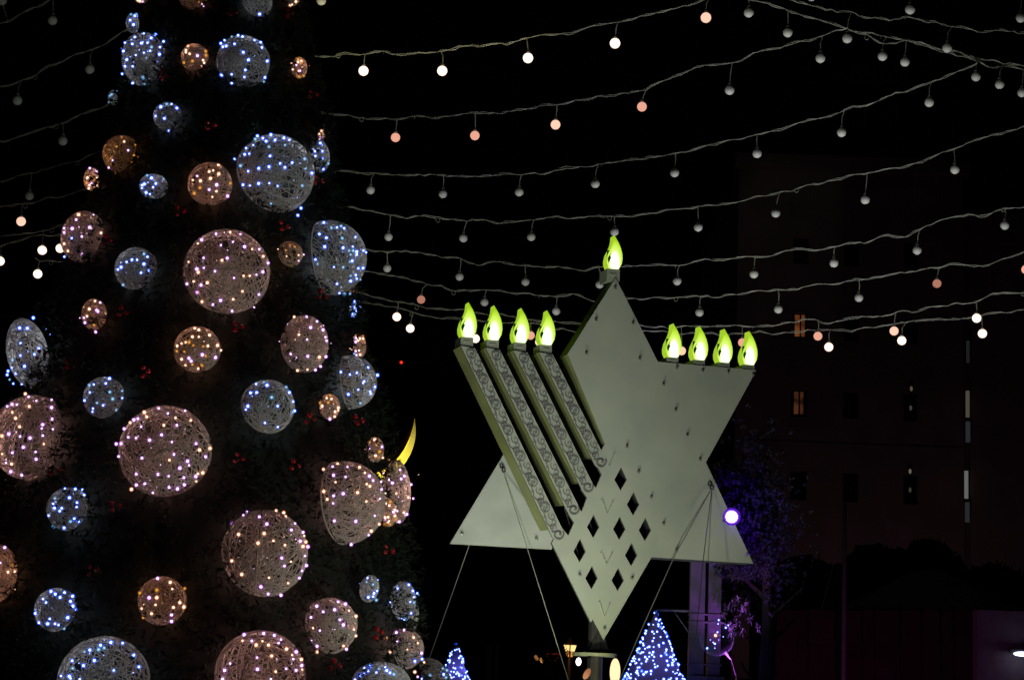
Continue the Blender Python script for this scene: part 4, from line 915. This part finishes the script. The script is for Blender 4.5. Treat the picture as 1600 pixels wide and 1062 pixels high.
string('unlit string running behind the base of the topmost flame', [(560, 388), (605, 391), (665, 397), (720, 405), (740, 412), (770, 410), (820, 415), (880, 416), (915, 424), (935, 417), (960, 417), (1010, 412), (1055, 413), (1110, 406), (1180, 401), (1235, 393), (1280, 391), (1305, 383), (1350, 377), (1380, 369), (1410, 371), (1437, 357), (1505, 337), (1540, 337), (1570, 323), (1612, 325)], 33, 30, [(605, 419, 'o'), (718, 432, 'o'), (821, 440, 'o'), (937, 444, 'o'), (1058, 439, 'o'), (1178, 428, 'o'), (1303, 411, 'o'), (1433, 391, 'o'), (1570, 352, 'o')], 5)
string('string behind the star tip with a few faint pink bulbs among unlit ones', [(550, 418), (600, 428), (657, 440), (690, 447), (705, 453), (760, 454), (820, 459), (870, 461), (895, 459), (930, 469), (985, 466), (1020, 466), (1095, 461), (1120, 465), (1160, 457), (1216, 453), (1270, 446), (1342, 437), (1400, 428), (1473, 416), (1500, 412), (1545, 414), (1580, 400), (1612, 387)], 33.5, 31, [(552, 454, 'p'), (658, 468, 'd'), (757, 472, 'o'), (869, 486, 'o'), (1093, 488, 'o'), (1216, 483, 'o'), (1342, 465, 'o'), (1464, 443, 'd'), (1603, 421, 'p')], 6)
string('second lowest string, peach and white bulbs behind the menorah flames', [(548, 455), (622, 471), (680, 481), (720, 485), (785, 493), (830, 499), (850, 501), (905, 505), (1000, 509), (1050, 511), (1100, 510), (1160, 508), (1200, 509), (1240, 503), (1278, 500), (1295, 504), (1345, 494), (1365, 495), (1400, 487), (1425, 489), (1450, 480), (1475, 477), (1525, 470), (1560, 459), (1612, 457)], 34, 31.5, [(620, 495, 'l'), (829, 524, 'p'), (1065, 548, 'h'), (1160, 535, 'p'), (1278, 525, 'p'), (1397, 517, 'h'), (1526, 497, 'l')], 7)
string('lowest string of bright white bulbs, running behind the menorah flames', [(548, 468), (600, 477), (645, 489), (700, 497), (770, 501), (845, 507), (870, 513), (900, 516), (1010, 518), (1060, 522), (1080, 518), (1130, 522), (1180, 520), (1225, 520), (1297, 514), (1320, 516), (1330, 518), (1350, 511), (1415, 506), (1440, 502), (1490, 498), (1540, 490), (1570, 488), (1590, 485), (1612, 484)], 34.5, 32, [(641, 513, 'l'), (743, 529, 'l'), (843, 534, 'l'), (1295, 542, 'l'), (1409, 532, 'l'), (1535, 521, 'l')], 8)
string('thick bunched cable descending across the upper right corner, unlit bulbs', [(1150, -14), (1180, 2), (1245, 22), (1300, 34), (1325, 45), (1385, 57), (1425, 65), (1480, 78), (1530, 91), (1560, 96), (1612, 106)], 27, 29, [(1170, 20, 'o'), (1231, 51, 'o'), (1379, 88, 'o'), (1414, 97, 'o'), (1525, 120, 'o')], 9, 1.2)
string('sagging cable just below the thick bunched one at the upper right', [(1325, 46), (1350, 53), (1375, 67), (1400, 67), (1425, 66), (1480, 82), (1530, 97), (1545, 106), (1575, 103), (1612, 113)], 27.2, 29.2, [(1562, 132, 'o'), (1597, 145, 'o')], 10)
string('thin cable above the thick bunched one, with two unlit bulbs', [(1200, -10), (1240, 3), (1290, 14), (1330, 20), (1350, 28), (1420, 30), (1480, 39), (1540, 49), (1575, 49), (1612, 52)], 26, 28, [(1324, 60, 'o'), (1480, 75, 'o')], 11)
string('string beyond the top edge with three unlit bulbs hanging in view', [(1230, -40), (1430, -18), (1520, -10), (1612, -6)], 26, 27, [(1268, -6, 'o'), (1422, 15, 'o'), (1595, 28, 'o')], 12)
string('string above the frame right of the treetop, one unlit bulb dipping in', [(440, -20), (502, -25), (600, -40)], 27, 27, [(502, 1, 'o')], 13)
string('highest string left of the tree, one unlit bulb', [(-8, 38), (12, 33), (30, 22), (45, 18), (75, 1), (110, -20)], 27, 27.5, [(82, 32, 'o'), (3, 1, 'o')], 14)
string('second string left of the tree, two unlit bulbs', [(-8, 138), (25, 130), (50, 122), (70, 108), (95, 96), (145, 78), (200, 47), (215, 40)], 27, 28, [(27, 157, 'o'), (140, 108, 'o')], 15)
string('third string left of the tree, one unlit bulb, ending at a silvery dome', [(-8, 223), (30, 213), (60, 203), (105, 188), (140, 176), (170, 162), (185, 155)], 28, 29, [(98, 220, 'o')], 16)
string('fourth string left of the tree, its single bulb nearly dark', [(-8, 284), (50, 271), (100, 255), (130, 248), (160, 234)], 31, 32, [(46, 306, 'o')], 17, .8)
string('fifth string left of the tree with one peach bulb', [(-8, 326), (35, 317), (90, 308), (140, 297)], 30, 31, [(33, 346, 'h')], 18, .8)
string('upper of two close strings left of the tree, one white bulb', [(-8, 371), (30, 366), (68, 358), (110, 350)], 31, 32, [(66, 391, 'l')], 19, .8)
string('lower of two close strings left of the tree, white bulbs touching dome and frame', [(-8, 387), (50, 370), (110, 365)], 31.5, 32.5, [(0, 408, 'l'), (94, 388, 'l')], 20, .8)
string('short slack string left of the tree with the lowest white bulb', [(55, 403), (62, 408), (75, 405), (100, 408), (135, 400)], 32, 32.5, [(59, 428, 'l')], 21, .7)
